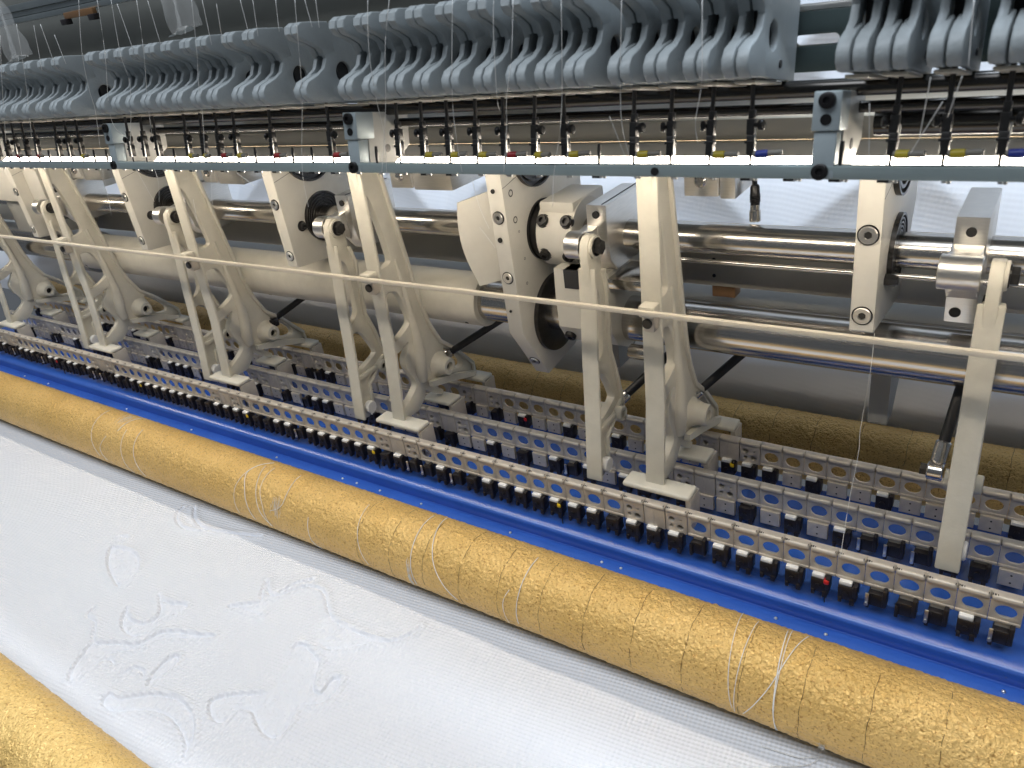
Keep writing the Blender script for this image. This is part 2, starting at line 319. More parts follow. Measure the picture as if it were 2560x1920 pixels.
def front_fabric():
    xs = np.r_[np.arange(-2050, -1060, 3.0), np.arange(-1060, -240, 1.3), np.arange(-240, 330, 3.0)]
    # path across: flat from the near side to under the roller, then up round its back
    ys = list(np.arange(20, 513, 1.4)); path = [(y, FZ) for y in ys]
    for a in np.arange(-90, 15, 3.0):
        path.append((RY + (RR + 1.5) * math.cos(math.radians(a)), RZ + (RR + 1.5) * math.sin(math.radians(a))))
    P = np.array(path); X, I = np.meshgrid(xs, np.arange(len(P))); Y = P[I, 0]; Z = P[I, 1].copy()
    flat = np.zeros_like(Z); flat[:len(ys)] = 1
    fade = np.clip((RY - 5 - Y) / 40, 0, 1) * flat
    H = np.zeros_like(Z); S = np.zeros_like(Z)
    G_ = np.full(Z.shape, 1e9)
    for l in LINES:
        for a, b in zip(l, l[1:]):
            x0, x1 = sorted((a[0], b[0])); y0, y1 = sorted((a[1], b[1]))
            c0, c1 = np.searchsorted(xs, [x0 - 16, x1 + 16]); r0, r1 = np.searchsorted(ys, [y0 - 16, y1 + 16]); sl = (slice(r0, r1), slice(c0, c1))
            px, py = X[sl] - a[0], Y[sl] - a[1]; dx, dy = b[0] - a[0], b[1] - a[1]; L2 = dx * dx + dy * dy + 1e-6
            t = np.clip((px * dx + py * dy) / L2, 0, 1); d = np.hypot(px - t * dx, py - t * dy); G_[sl] = np.minimum(G_[sl], d)
    for poly in FILLS:
        pp = np.array(poly); c0, c1 = np.searchsorted(xs, [pp[:, 0].min() - 4, pp[:, 0].max() + 4]); r0, r1 = np.searchsorted(ys, [pp[:, 1].min() - 4, pp[:, 1].max() + 4]); sl = (slice(r0, r1), slice(c0, c1))
        S[sl] = np.maximum(S[sl], inside(poly, X[sl], Y[sl]).astype(float))
    S[1:-1, 1:-1] = (S[1:-1, 1:-1] * 2 + S[:-2, 1:-1] + S[2:, 1:-1] + S[1:-1, :-2] + S[1:-1, 2:]) / 6
    H -= 3.0 * np.exp(-(G_ / 1.5) ** 2)                                   # stitched grooves
    H += 1.8 * np.exp(-((G_ - 4.4) / 3.8) ** 2) * (1 - S)                 # puffed cloth beside them
    H -= 0.9 * S; H += S * 0.55 * smooth_noise(*Z.shape, 0.8, 0.8)        # flattened, densely stitched parts
    H += 0.9 * smooth_noise(*Z.shape, 22, 30) + 0.22 * smooth_noise(*Z.shape, 6, 8)
    Z += H * fade
    o = grid_obj('quilted_fabric', X, Y, Z, 'fabric_front', (-600, 300, FZ), {'stipple': S})
    tag(o, 'white quilted fabric with embossed swirl motif lying flat below the long gold roller', 'fabric')
front_fabric()

def roller(name, label, yc, zc, r, x0, x1, seam0, step=1.5, group='gold foil covered rollers', lo=-1, hi=361, amp=0.30):
    root = thing(name, label, 'roller', ((x0 + x1) / 2, yc, zc - r), group)
    xs = np.arange(x0, x1, step); na = int(2 * math.pi * r / step); an = np.linspace(0, 2 * math.pi, na + 1)
    X, A = np.meshgrid(xs, an)
    n = smooth_noise(na, len(xs), 1.0 / step, 1.15 / step) + smooth_noise(na, len(xs), 2.4 / step, 3.0 / step) * 0.2
    n = np.vstack([n, n[:1]]); R = r - 0.4 + amp * n
    if seam0 is not None:
        d = np.abs((X - seam0 + 26.75) % 53.5 - 26.75); R -= 0.3 * np.exp(-(d / 1.0) ** 2) * (X > -680)
    o = grid_obj('foil_sleeve', X, yc + R * np.cos(A), zc + R * np.sin(A), 'gold_foil', ((x0 + x1) / 2, yc, zc - r))
    o.location = (0, 0, 0); o.parent = root
    MB().cyl((x0 - 30, yc, zc), (x1 + 30, yc, zc), r * 0.4, n=20).build('axle', 'steel', root)
    if seam0 is not None:
        k0 = math.ceil((x0 - seam0) / 53.5); k1 = int((x1 - seam0) / 53.5)
        for k in range(k0, k1 + 1):
            x = seam0 + 53.5 * k
            if x < -660 and yc < 800: continue
            jit = rnd.uniform(-0.6, 0.6); pts = []
            a0 = rnd.uniform(60, 95); a1 = rnd.uniform(190, 228); wob = rnd.uniform(0, 6)
            for q in range(25):
                a = math.radians(a0 + (a1 - a0) * q / 24); rr = r - 0.40 + 0.10 * math.sin(q * 1.7 + wob)
                pts.append((x + jit + 0.5 * math.sin(q * 0.9 + wob) + 0.25 * math.sin(q * 2.9), yc + rr * math.cos(a), zc + rr * math.sin(a)))
            MB().tube(pts, [0.25] + [rnd.uniform(0.14, 0.32) for _ in range(23)] + [0.25], n=5).build('seam', 'seam_dark', root)
    return root
roller('gold_roller', 'long gold foil roller lying across the middle in front of the blue channel', RY, RZ, RR, -1990, 150, -220, 1.1)
roller('gold_roller', 'gold roller cut off by the lower left corner of the picture', 108, RZ + 0.5, RR, -1500, 60, None, 1.9)
roller('gold_roller', 'shaded gold roller in the background behind the third needle row', 900, RZ, RR, -2300, 330, -262, 2.2)

# ---- the blue bed (one folded sheet), its studs
def bed():
    root = thing('blue_channel', 'glossy blue channel and bed plate running under the needle rows', 'machine bed', (-900, 612, -640))
    pr = [(577, -655), (579, -617.5), (581, -616), (594, -616), (601.4, -617), (602.4, -616), (599.0, -599.6), (600.2, -597), (603, -595.2), (611, -592.6), (616, -591.3), (624, -591), (790, -591), (794, -595), (794, -655), (788, -655), (788, -600), (620, -600), (604, -630), (584, -630), (582, -655)]
    MB().prism(pr, -2100, 260).build('bed_sheet', 'blue_paint', root, ang=50)
    st = MB().lathe((0, 0, 0), (0, 0, 1), [(0, 1.9), (0.7, 1.8), (1.5, 1.1), (1.75, 0.3)], 12).mesh('stud', 'aluminium')
    for x in (-1784, -1681, -1379, -1177, -950, -801, -775, -726, -650, -502, -373, -347, -169, -120, 32):
        place('stud', st, root, (x + 900 + rnd.uniform(-2, 2), 592.0 - 612, -616.0 + 640))
bed()

# ================================================================== NEEDLE ROWS
PITCH = 25.4
def row_parts():
    P = {}
    zt = 0.0
    el = [(8.3 * math.cos(2 * math.pi * i / 24), -16.6 + 6.9 * math.sin(2 * math.pi * i / 24)) for i in range(24)]
    # window segment is modelled in (x,z): build as plate in (y,z) and turn it to face the front
    def face_plate(outer, holes, t, bev=0.5):
        mb = plate_mb(outer, holes, -t / 2, t / 2, bev)
        for v in mb.bm.verts: v.co = Vector((v.co.y, v.co.x, v.co.z))
        return mb
    rect = lambda x0, x1, z0, z1: [(x0, z0), (x1, z0), (x1, z1), (x0, z1)]
    mb = face_plate(rect(-12.5, 12.5, -27, -6), [el], 2.0)
    for v in mb.bm.verts: v.co.y += 3.0
    mb.box(-12.5, 12.5, 1.0, 9.0, -30.0, -26.6, 0.8)
    mb.box(-6.5, 6.5, 2.8, 7.5, -36, -29.5, 0.6)
    P['window'] = mb.mesh('segment', 'rail_cast')
    h3 = [circ(-5.2, -13.5, 3.3, 16), circ(4.6, -22.5, 3.6, 16), circ(-5.5, -22.5, 2.2, 14), circ(5.5, -13, 1.1, 10)]
    mb = face_plate(rect(-12.2, 12.2, -30, -6), h3, 6.0)
    for v in mb.bm.verts: v.co.y += 4.2
    mb.box(-12.2, 12.2, 7.6, 9.0, -30, -6)
    P['holes'] = mb.mesh('segment', 'rail_cast')
    mb = face_plate(rect(-12.2, 12.2, -31, -6), [], 6.0)
    for v in mb.bm.verts: v.co.y += 4.0
    mb.box(-1.2, -0.4, 0.6, 1.6, -30, -8); 
    P['plain'] = mb.mesh('segment', 'rail_cast')
    # top rail piece: a rounded bar, one per segment, with a small joint
    mb = MB().box(-12.55, 12.55, 0.0, 10.0, -6.5, 0.0, 2.6, seg=3); P['cap'] = mb.mesh('rail_cap', 'rail_cast')
    # black needle holder
    mb = MB().box(-9.0, 8.0, -4.5, 8.0, -50, -33, 0.9).box(4.6, 8.8, -5.5, 6.0, -44, -29.5, 0.8).box(-8.2, -4.8, -6.0, 2.0, -53, -47, 0.5).box(2.2, 6.6, -5.2, 2.0, -54.5, -47, 0.5)
    mb.cyl((-2, -4.2, -41), (-2, -6.4, -41), 2.6, n=10)
    P['holder'] = mb.mesh('needle_holder', 'holder_black')
    P['holder_cap'] = MB().box(-8.6, 3.2, -3.6, 3.5, -33.6, -29.2, 1.0).mesh('white_top', 'white_cap')
    mb = MB().box(-7.5, 8.2, -3.5, 8.0, -49, -34, 0.8).box(5.2, 9.2, -5.0, 6.0, -47, -27, 0.8).box(-9, -5.6, -5.0, 1.0, -52, -38, 0.6).cyl((-6, -5.0, -36), (-6, 0, -36), 2.0, n=10)
    P['holder2'] = mb.mesh('needle_holder', 'holder_black')
    P['clip'] = MB().box(-9.6, -6.4, -6.0, -4.4, -48, -33, 0.5).cyl((-8, -5.8, -46), (-8, -7.0, -46), 1.8, n=10).mesh('steel_clip', 'aluminium')
    mb = face_plate(rect(-10.6, 10.6, -49, -30.5), [circ(0, -35.5, 0.9, 8), circ(0, -44.5, 0.9, 8)], 5.0)
    for v in mb.bm.verts: v.co.y += 1.0
    P['blank'] = mb.mesh('blank_plate', 'rail_cast')
    P['blankdots'] = MB().cyl((0, -1.55, -35.5), (0, 0, -35.5), 1.0, n=8).cyl((0, -1.55, -44.5), (0, 0, -44.5), 1.0, n=8).mesh('screw_hole', 'hole_black')
    P['needle'] = MB().cyl((0, 0, -52), (0, 0, -70), 1.7, 0.9, 8).cyl((0, 0, -70), (0, 0, -86), 0.9, 0.25, 8).mesh('needle', 'post_dark')
    P['mark'] = MB().box(10.4, 11.3, 0.6, 3.4, -0.05, 0.12).box(-12.0, -11.2, 0.8, 3.6, -0.05, 0.12).box(-10.6, -9.0, 1.0, 3.4, -0.05, 0.12).box(-8.2, -7.4, 1.2, 3.2, -0.05, 0.12).mesh('stamped_mark', 'mark_dark')
    P['dot_red'] = MB().box(3.0, 8.4, -6.8, -1, -37, -31.4, 1.6).mesh('colour_dot', 'red_dot')
    P['dot_yellow'] = MB().box(3.0, 8.4, -6.8, -1, -37, -31.4, 1.6).mesh('colour_dot', 'yellow_dot')
    return P
RP = row_parts()
LEG_AX = [-305 - 381 * k for k in range(5)]
def needle_row(idx, label, y, z, phase, x0, x1, dots, blank_prob, seed):
    r = random.Random(seed)
    k0 = math.ceil((x0 - phase) / PITCH); k1 = int((x1 - phase) / PITCH)
    root = thing('needle_row', label, 'needle bar', ((x0 + x1) / 2, y, z - 30), 'needle rows under the legs')
    ox, oz = (x0 + x1) / 2, 30
    MB().box(x0, x1, y + 6.5, y + 11.5, z - 8, z - 2).build('backing_bar', 'rail_cast', root)
    dk = {round((d - phase) / PITCH): c for d, c in dots}
    for k in range(k0, k1 + 1):
        x = phase + PITCH * k
        near = min((x - (a - 5 + (0, 14, 20)[idx]) for a in LEG_AX), key=abs)
        kind = 'window'
        if abs(near) < 12.7: kind = 'plain'
        elif abs(near) < 40: kind = 'holes'
        s = place('segment', RP[kind], root, (x - ox, 0, oz))
        c = place('rail_cap', RP['cap'], s)
        if idx == 0: place('stamped_mark', RP['mark'], s)
        if k in dk or r.random() > blank_prob:
            v = r.random()
            h = place('needle_holder', RP['holder' if v < 0.72 or k in dk else 'holder2'], s)
            if (v < 0.60 and idx == 0) or (v < 0.5 and idx) or k in dk: place('white_top', RP['holder_cap'], s)
            elif v > 0.72 and r.random() < 0.8: place('steel_clip', RP['clip'], s)
            h.location.z += r.uniform(-0.0012, 0.0008)
            if k in dk:
                place('colour_dot', RP['dot_' + dk[k]], s); nd = place('needle', RP['needle'], s); nd.location = (0.004, 0.0, 0.012)
        else:
            b = place('blank_plate', RP['blank'], s); place('screw_hole', RP['blankdots'], s)
    return root
needle_row(0, 'front row of needle holders on a segmented rail nearest the blue channel', 611, -527, -246 - 12.7, -1960, 42, [(-123, 'red'), (-428, 'yellow'), (-732, 'yellow'), (-1031, 'yellow'), (-1333, 'yellow'), (-1634, 'red')], 0.0, 3)
needle_row(1, 'middle row of needle holders on a segmented rail, partly empty', 691, -530, -258, -2000, 70, [], 0.36, 11)
needle_row(2, 'rear row of needle holders on a segmented rail nearest the shaded gold roller', 769, -530, -257, -2050, 110, [(-587, 'red'), (-278, 'yellow')], 0.62, 23)

# ================================================================== SHAFTS, BEARING PLATES, BACK
SY, SZ, SR = 750.0, -271.0, 16.4            # upper shaft
LY, LZ, LR = 750.0, -374.0, 26.7            # lower shaft
s = MB().cyl((-2300, SY, SZ), (330, SY, SZ), SR, n=48, bev=1).build('upper_shaft', 'steel', None, (-900, SY, SZ))
tag(s, 'polished steel shaft running through the upper bearings of the white plates', 'shaft')
s = MB().cyl((-2300, LY, LZ), (330, LY, LZ), LR, n=56, bev=1).build('lower_shaft', 'steel', None, (-900, LY, LZ))
tag(s, 'thicker steel shaft low behind the legs, bare at the right', 'shaft')
root = thing('shaft_cover_tube', 'cream painted tube covering the lower shaft at the left', 'tube', (-1095, LY, LZ - 35))
MB().lathe((-1607, LY, LZ), (1, 0, 0), [(0, LR + .6), (0, 34), (1.5, 35.6), (1004, 35.6), (1006, 34.6), (1006, LR + .6)], 56).build('tube_wall', 'cast_white', root)
for (x, a) in ((-625, 225), (-1040, 240), (-1590, 215)):
    c, q = math.cos(math.radians(a)), math.sin(math.radians(a))
    MB().cyl((x, LY + 35.0 * c, LZ + 35.0 * q), (x, LY + 35.9 * c, LZ + 35.9 * q), 2.6, n=14).build('screw_hole', 'hole_black', root)
s = MB().cyl((-360, 728, -288), (330, 728, -288), 2.6, n=14).build('oil_pipe', 'steel', None, (-50, 728, -288)); tag(s, 'thin steel pipe along the lower front of the upper shaft', 'pipe')

def socket_bolt(x, y, z, axis, r=8.6, parent=None):
    """countersunk socket bolt: ring gap, head, hexagon socket"""
    a = Vector(axis)
    p = Vector((x, y, z))
    b = MB().lathe(p - a * 1.0, a, [(0, r + 1.2), (1.15, r + 1.2), (1.15, r)], 24).build('bolt_recess', 'hole_black', parent)
    MB().lathe(p - a * 1.0, a, [(0, r), (1.9, r), (2.6, r * 0.92), (2.6, r * 0.46), (1.35, r * 0.44)], 6 * 4).build('bolt', 'aluminium', parent)
    MB().cyl(p + a * 0.2, p + a * 0.5, r * 0.44, n=6).build('socket', 'post_dark', parent)
def rings(x, y, z, r, parent, n=4, rin=17.5, proud=3.0):
    """black bearing with concentric lips, on the +x face"""
    prof = [(0, r), (proud, r), (proud, r - 2.2)]
    for i in range(n):
        ra = r - 2.2 - (r - 2.2 - rin) * i / n; rb = r - 2.2 - (r - 2.2 - rin) * (i + 0.55) / n; rc = r - 2.2 - (r - 2.2 - rin) * (i + 1) / n
        prof += [(0.6, ra), (0.6, rb), (proud - 0.8, rb), (proud - 0.8, rc)]
    prof += [(0.2, rin)]
    if rin > 1: prof += [(0.2, rin - .3)]
    return MB().lathe((x, y, z), (1, 0, 0), prof, 48).build('bearing', 'bearing_grey', parent)
PX = [-2046 + 3, -1664, -1282, -903, -522, -137]          # left faces
PL = ['half hidden white bearing plate at the far left edge', 'white bearing plate beside the white gearbox at the left', 'white bearing plate second in the row behind the legs, with a small knob', 'white bearing plate left of the curved guard, with a worn black bearing', 'tall white bearing plate with pointed foot and large dark disc', 'rightmost white bearing plate with two large socket bolts on its narrow edge']
for i, xl in enumerate(PX):
    if i == 0: continue
    big = i == 4
    xr = xl + 20.5
    root = thing('bearing_plate', PL[i], 'bearing plate', (xl + 10, 760, -325 if not big else -454), 'white bearing plates')
    if big:
        out = [(678, -60), (680, -379), (692, -402), (722, -452), (732, -455), (800, -441), (836, -400), (848, -330), (848, -60)]
        out2 = [(678, -60), (680, -379), (724, -454), (795, -444), (840, -395), (848, -330), (848, -60)]
    else:
        out2 = [(678, -60), (680, -324), (682, -326), (800, -338), (822, -300), (848, -250), (848, -60)]
    plate_mb(out2, [], xl, xr, 0.8).build('plate', 'plate_white', root)
    MB().box(xr - 0.1, xr + 0.12, 679.5, 847, -203.4, -202.9, rot=('X', 11), piv=(xr, 680, -203)).build('split_line', 'gap_dark', root)
    rings(xr, 748, -172, 46, root, 5, 8.0, 5.0)
    for z in ((-234, -309) if not big else (-236, -308)):
        socket_bolt(xl + 10.2, 678.3 if z > -260 else 679.6, z, (0, -1, 0), 6.4 if not i == 5 else 7.8, root)
    if big:
        socket_bolt(xl + 10, 710, -431, (0, -0.86, -0.5), 6.0, root)
        for (zz, rr) in ((-206, 2.6), (-262, 3.0), (-350, 1.6)):
            MB().cyl((xl + 8, 677.6, zz), (xl + 8, 678.9, zz), rr, n=16).build('drill_hole', 'hole_black', root)
        for (yy, zz, rr) in ((694, -212, 4.2), (696, -243, 4.0), (700, -258, 1.4), (704, -292, 1.6), (702, -322, 1.8)):
            MB().lathe((xr - 1, yy, zz), (1, 0, 0), [(0, rr), (1.15, rr), (1.15, rr * .7), (0.4, rr * .65)], 18).build('drill_hole', 'post_dark', root)
        MB().lathe((xr, SY, SZ), (1, 0, 0), [(0, 36), (3, 36.5), (3.5, 34), (9, 34), (9.5, 36.5), (13, 36.5), (13, 20)], 56).build('collar_disc', 'black_steel', root)
        MB().lathe((xr, LY + 5, LZ - 6), (1, 0, 0), [(0, 50), (5, 50), (6, 48.5), (6, 26)], 64).build('dark_disc', 'post_dark', root)
    else:
        rings(xr, SY, SZ, 36 if i < 5 else 34, root, 4, 17.0, 4.5)
        if i < 5:
            MB().lathe((xr, 706, -272.5), (1, 0, 0), [(0, 7.5), (0.8, 7.5), (1, 5.2), (6, 5.0), (6.4, 4.2), (6.4, 2.2), (4, 2.0)], 24).build('knob', 'post_dark', root)
        else:
            MB().lathe((xr, 714, -287), (1, 0, 0), [(0, 6), (4, 6), (9, 5), (11, 4), (11, 2.4)], 6).build('pipe_nut', 'post_dark', root)
            MB().lathe((xl, 722, -287), (-1, 0, 0), [(0, 5), (5, 5), (7, 4), (7, 2.4)], 6).build('pipe_nut', 'post_dark', root)

# clamp housing right of the tall plate, white with four black bolts
root = thing('shaft_clamp', 'round white shaft clamp with four black bolts beside the tall plate', 'clamp', (-455, SY, SZ - 45))
MB().lathe((-486, SY, SZ), (1, 0, 0), [(0, 30), (0.5, 41), (46, 41), (47, 40), (47, 17)], 64).box(-485, -440, 722, 795, -250, -229, 3).build('housing', 'plate_white', root)
for (x, a) in ((-477, 148), (-446, 148), (-477, 204), (-446, 204)):
    c, q = math.cos(math.radians(a)), math.sin(math.radians(a)); p = Vector((x, SY + 40 * c, SZ + 40 * q)); ax = Vector((0, c, q))
    MB().lathe(p, ax, [(-2, 8), (0.6, 8), (0.6, 6.8), (5.2, 6.8), (6.2, 5.8), (6.2, 3.2), (3, 3.0)], 24).build('bolt', 'black_steel', root)
root = thing('shaft_housing', 'white housing block on the lower shaft beside the large dark disc', 'housing', (-440, LY, LZ - 45))
MB().prism([(702, -300), (700, -330), (700, -372), (712, -392), (740, -408), (790, -400), (800, -340), (780, -300)], -462, -392).build('housing', 'plate_white', root, ang=25)
MB().box(-448, -415, 699.4, 720, -322, -300).build('slot', 'gap_dark', root)
for x in (-452, -424): MB().lathe((x, 708, -385), (0, -0.8, -0.6), [(-2, 7), (4, 7), (5, 6), (5, 3), (2, 3)], 20).build('bolt', 'black_steel', root)
MB().box(-400, -330, 700, 760, -318, -306, 2).cyl((-345, 706, -322), (-345, 706, -380), 5, n=16).box(-352, -338, 699, 713, -392, -376, 2).cyl((-372, 702, -392), (-334, 702, -392), 8.5, n=24, bev=1.2).build('linkage', 'steel', root)

# curved guard plate left of the tall bearing plate
root = thing('curved_guard', 'thin curved white guard plate hanging left of the tall plate', 'guard', (-552, 705, -335))
g = MB(); n = 14; a = []; b = []
prof = [(-562 + 0, 690, -226)]
rows_ = []
for j in range(n + 1):
    t = j / n; z = -226 - 104 * t; bow = 16 * math.sin(math.pi * min(1, t * 1.05)) - 6 * t
    xl = -583 - 0.2 * bow + 10 * t * t; rows_.append([(xl, 697 - bow * 0.35, z), (xl + 2.6, 694 - bow * 0.35, z), (-533, 712 + 0 * t, z + 14 - 6 * t), (-533, 715, z + 14 - 6 * t)])
V = [[g.bm.verts.new(p) for p in rr] for rr in rows_]
for r0, r1 in zip(V, V[1:]):
    for i in range(4): g.bm.faces.new((r0[i], r0[(i + 1) % 4], r1[(i + 1) % 4], r1[i]))
g.bm.faces.new(V[0]); g.bm.faces.new(list(reversed(V[-1])))
g.build('guard_plate', 'plate_white', root, ang=40)

# crank lugs: aluminium blocks on the upper shaft that carry the link legs
LUG = [(-53, 'rightmost aluminium crank block on the upper shaft'), (-399, 'aluminium crank block next to the white four bolt clamp'), (-781, 'aluminium crank block in front of the bearing left of the curved guard'), (-1150, 'aluminium crank block half hidden by the second frame leg'), (-1540, 'aluminium crank block near the left end of the upper shaft')]
for i, (xc, lab) in enumerate(LUG):
    root = thing('crank_block', lab, 'crank block', (xc, SY, -316), 'aluminium crank blocks on the upper shaft')
    x0, x1 = xc - 12, xc + 12
    out = [(700, -222), (786, -222), (790, -226), (790, -312), (786, -316), (702, -316), (699, -296), (688, -292), (684, -278), (672, -272), (664, -270), (655, -264), (653, -254), (660, -244), (670, -243), (684, -250), (694, -252), (698, -244), (697, -226)] if i == 0 else \
          [(702, -224), (785, -224), (785, -300), (715, -300), (703, -285), (690, -276), (672, -272), (662, -269), (654, -262), (654, -252), (662, -244), (674, -243), (688, -248), (697, -244), (700, -236)]
    if i == 0:
        plate_mb([(700, -222), (786, -222), (790, -226), (790, -312), (786, -316), (702, -316), (699, -296), (698, -244)], [], x0, x1, 0.9).build('block', 'aluminium', root)
        plate_mb([(701, -244), (701, -294), (690, -284), (674, -270.5), (662, -268.5), (655, -262), (655, -252), (662, -244.5), (674, -243.5), (688, -247)], [], x0 - 0.6, x1 - 1, 0.9).build('arm', 'aluminium', root)
    else:
        plate_mb([(700, -224), (785, -224), (785, -300), (715, -300), (703, -285), (699, -262)], [], x0, x1, 0.9).build('block', 'aluminium', root)
        plate_mb([(701, -246), (701, -284), (690, -276), (672, -271), (662, -268), (655, -262), (655, -252), (662, -245), (674, -244), (688, -248)], [], x0 - 4, xc + 0.5, 0.9).build('arm', 'aluminium', root)
    MB().cyl((x0 - 4.6, 667, -257), (x1 + 2 if i == 0 else xc + 1.2, 667, -257), 14.2, n=48, bev=0.8).build('boss', 'aluminium', root)
    MB().cyl((xc, 697.6, -234), (xc, 702, -234), 4.0, n=18).build('screw_hole', 'hole_black', root)
    if i == 0: MB().cyl((xc - 4, 699.4, -306), (xc - 4, 703, -306), 4.6, n=18).build('screw_hole', 'hole_black', root)
    MB().box(xc + 6, xc + 6.4, 702, 785, -224.6, -223.2).build('split_line', 'gap_dark', root)

# aluminium blocks that hang above the shaft
for (x0, x1, xe, lab) in ((-316, -280, -264, 'aluminium block with a round screw hanging above the shaft at the right'), (-722, -687, -624, 'aluminium block hanging under the teal bar above the shaft, middle'), (-1130, -1096, -1036, 'aluminium block hanging under the teal bar, third from the right'), (-1540, -1505, -1445, 'aluminium block hanging under the teal bar, at the left')):
    root = thing('hanging_block', lab, 'block', ((x0 + xe) / 2, 770, -224), 'aluminium blocks above the shaft')
    MB().box(x0, x1, 738, 800, -223, -150, 1).build('front_block', 'aluminium', root)
    MB().box(x1 + 0.4, xe, 742, 812, -226, -150, 1).build('rear_block', 'aluminium', root)
    MB().lathe(((x0 + x1) / 2, 738, -207), (0, -1, 0), [(0, 6.5), (2, 6.5), (4, 4.5), (4.4, 1.5)], 20).build('screw', 'steel', root)
# upper hidden shaft behind the light, seen between the rods
# sensor plug on the upper shaft
root = thing('sensor_plug', 'black cable with ribbed plug standing on the upper shaft', 'cable', (-253, 764, -256))
MB().tube([(-259, 786, -150), (-260, 784, -196), (-257, 778, -212), (-254, 771, -220)], 2.6, 10).build('cable', 'cable_black', root)
MB().lathe((-254, 771, -219), (0.06, -0.12, -1), [(0, 3.4), (2, 4.6), (10, 5.0)] + [(10 + 2 * k + (0, .9, 1.8)[q], (5.4, 5.4, 4.7)[q]) for k in range(4) for q in range(3)] + [(22, 4.6)], 20).build('plug', 'cable_black', root)
MB().lathe((-253, 768.5, -239), (0.06, -0.12, -1), [(0, 4.8), (5, 4.8), (6, 5.6), (16, 5.8), (17, 5)], 20).build('nut', 'steel', root)

# beam behind the upper shaft
root = thing('back_beam', 'long beige grey beam behind the upper shaft', 'beam', (-900, 880, -360))
MB().box(-2400, 340, 822, 868, -356, -292, 3).build('beam', 'beige_panel', root)
for x, z in ((-318, -322), (-318, -342)): MB().cyl((x, 821.4, z), (x, 823, z), 2.2, n=12).build('screw_hole', 'hole_black', root)
MB().box(-324, -296, 830, 850, -372, -356.2, 1).build('pad', 'brass', root)
MB().lathe((10, 822, -318), (0, -1, 0), [(0, 16), (3, 16), (4, 12), (8, 11), (8, 7), (3, 6)], 6 * 4).build('cap_nut', 'post_dark', root)
s = MB().box(-2400, 420, 832, 985, -386, -379, 1).build('shade_shelf', 'grey_paint', None, (-900, 900, -386)); tag(s, 'pale grey added shelf below the long beige beam, shading the cloth behind the shafts', 'shade shelf')  # added shelf that keeps the rear lamp off the lower cloth and back roller
root = thing('support_foot', 'grey metal block under the bare lower shaft at the right', 'bracket', (-115, 800, -475), 'blocks under the lower shaft')
MB().prism([(776, -396), (836, -396), (836, -440), (806, -476), (776, -476)], -131, -112).build('block', 'grey_paint', root, ang=20)
root = thing('support_foot', 'grey metal block under the lower shaft near the tall plate', 'bracket', (-440, 800, -470), 'blocks under the lower shaft')
MB().prism([(786, -396), (846, -396), (846, -440), (816, -466), (786, -466)], -452, -433).build('block', 'grey_paint', root, ang=20)
# dark push rods from the legs up to behind the lower shaft
for (p0, p1, lab) in (((-406, 702, -478), (-330, 800, -400), 'black push rod from the link leg with the four bolt clamp'), ((-330, 740, -478), (-255, 806, -405), 'black push rod behind the foot of the rightmost frame leg'), ((-712, 742, -480), (-600, 806, -412), 'black push rod left of the tall plate foot'), ((-55, 704, -474), (-38, 800, -330), 'black push rod behind the rightmost link leg'), ((-1094, 742, -472), (-985, 806, -405), 'black push rod behind the second frame leg from the left'), ((-790, 702, -474), (-735, 800, -405), 'black push rod between the link leg and frame leg in the middle')):
    root = thing('push_rod', lab, 'push rod', p0, 'black push rods behind the legs')
    P0, P1 = Vector(p0), Vector(p1); d = (P1 - P0).normalized()
    MB().cyl(P0 + d * 26, P1, 5.2, n=20).build('rod', 'cable_black', root)
    MB().cyl(P0 + d * 8, P0 + d * 30, 7.2, n=24, bev=1.5).cyl(P0 - Vector((7, 0, 0)), P0 + Vector((7, 0, 0)), 9.0, n=24, bev=1.2).build('rod_end', 'steel', root)
    MB().cyl(P0 - Vector((13, 0, 0)), P0 - Vector((7, 0, 0)), 6.0, n=6).build('nut', 'post_dark', root)

# white gearbox at the left end
root = thing('gearbox', 'white metal box at the left end of the shafts', 'gearbox', (-1750, 740, -300))
MB().box(-1990, -1592, 700, 850, -262, -150, 3, rot=('Z', 0)).build('box', 'plate_white', root)
MB().box(-1800, -1640, 712, 800, -330, -263, 2).build('lower_box', 'grey_paint', root)
root = thing('pump_body', 'dark round pump body at the left behind the first legs', 'pump', (-1560, 770, -420))
MB().lathe((-1660, 770, -385), (1, 0, 0), [(0, 30), (3, 42), (45, 42), (48, 36), (49, 20)], 48).build('body', 'grey_paint', root)

# cloth rising behind the machine
def back_fabric():
    xs = np.arange(-2700, 900, 6.0)
    pts = [(948, -640), (950, -600), (968, -540), (1000, -480), (1040, -420), (1075, -360), (1110, -290), (1140, -200), (1165, -100), (1185, 0), (1200, 110), (1210, 240)]
    P = np.array(pts, float); d = np.r_[0, np.cumsum(np.hypot(*np.diff(P, axis=0).T))]; tt = np.arange(0, d[-1], 6.0)
    py = np.interp(tt, d, P[:, 0]); pz = np.interp(tt, d, P[:, 1]); k = np.ones(15) / 15
    py[7:-7] = np.convolve(py, k, 'valid'); pz[7:-7] = np.convolve(pz, k, 'valid')
    X, I = np.meshgrid(xs, np.arange(len(tt))); Y = py[I].copy(); Z = pz[I].copy(); T = tt[I]
    tri = lambda v: np.abs((v % 2) - 1)
    H = 26 * np.maximum(tri((X + T * 1.15) / 150), tri((X - T * 1.15 + 40) / 150)) + 2 * smooth_noise(*X.shape, 10, 14)
    up = np.clip((T - 200) / 160, 0.12, 1); Y -= H * up * 0.9; Z += H * up * 0.3
    o = grid_obj('backdrop_fabric', X, Y, Z, 'fabric_back', (-900, 1000, -640)); tag(o, 'pale quilted fabric with diamond folds rising behind the shafts', 'fabric')
back_fabric()

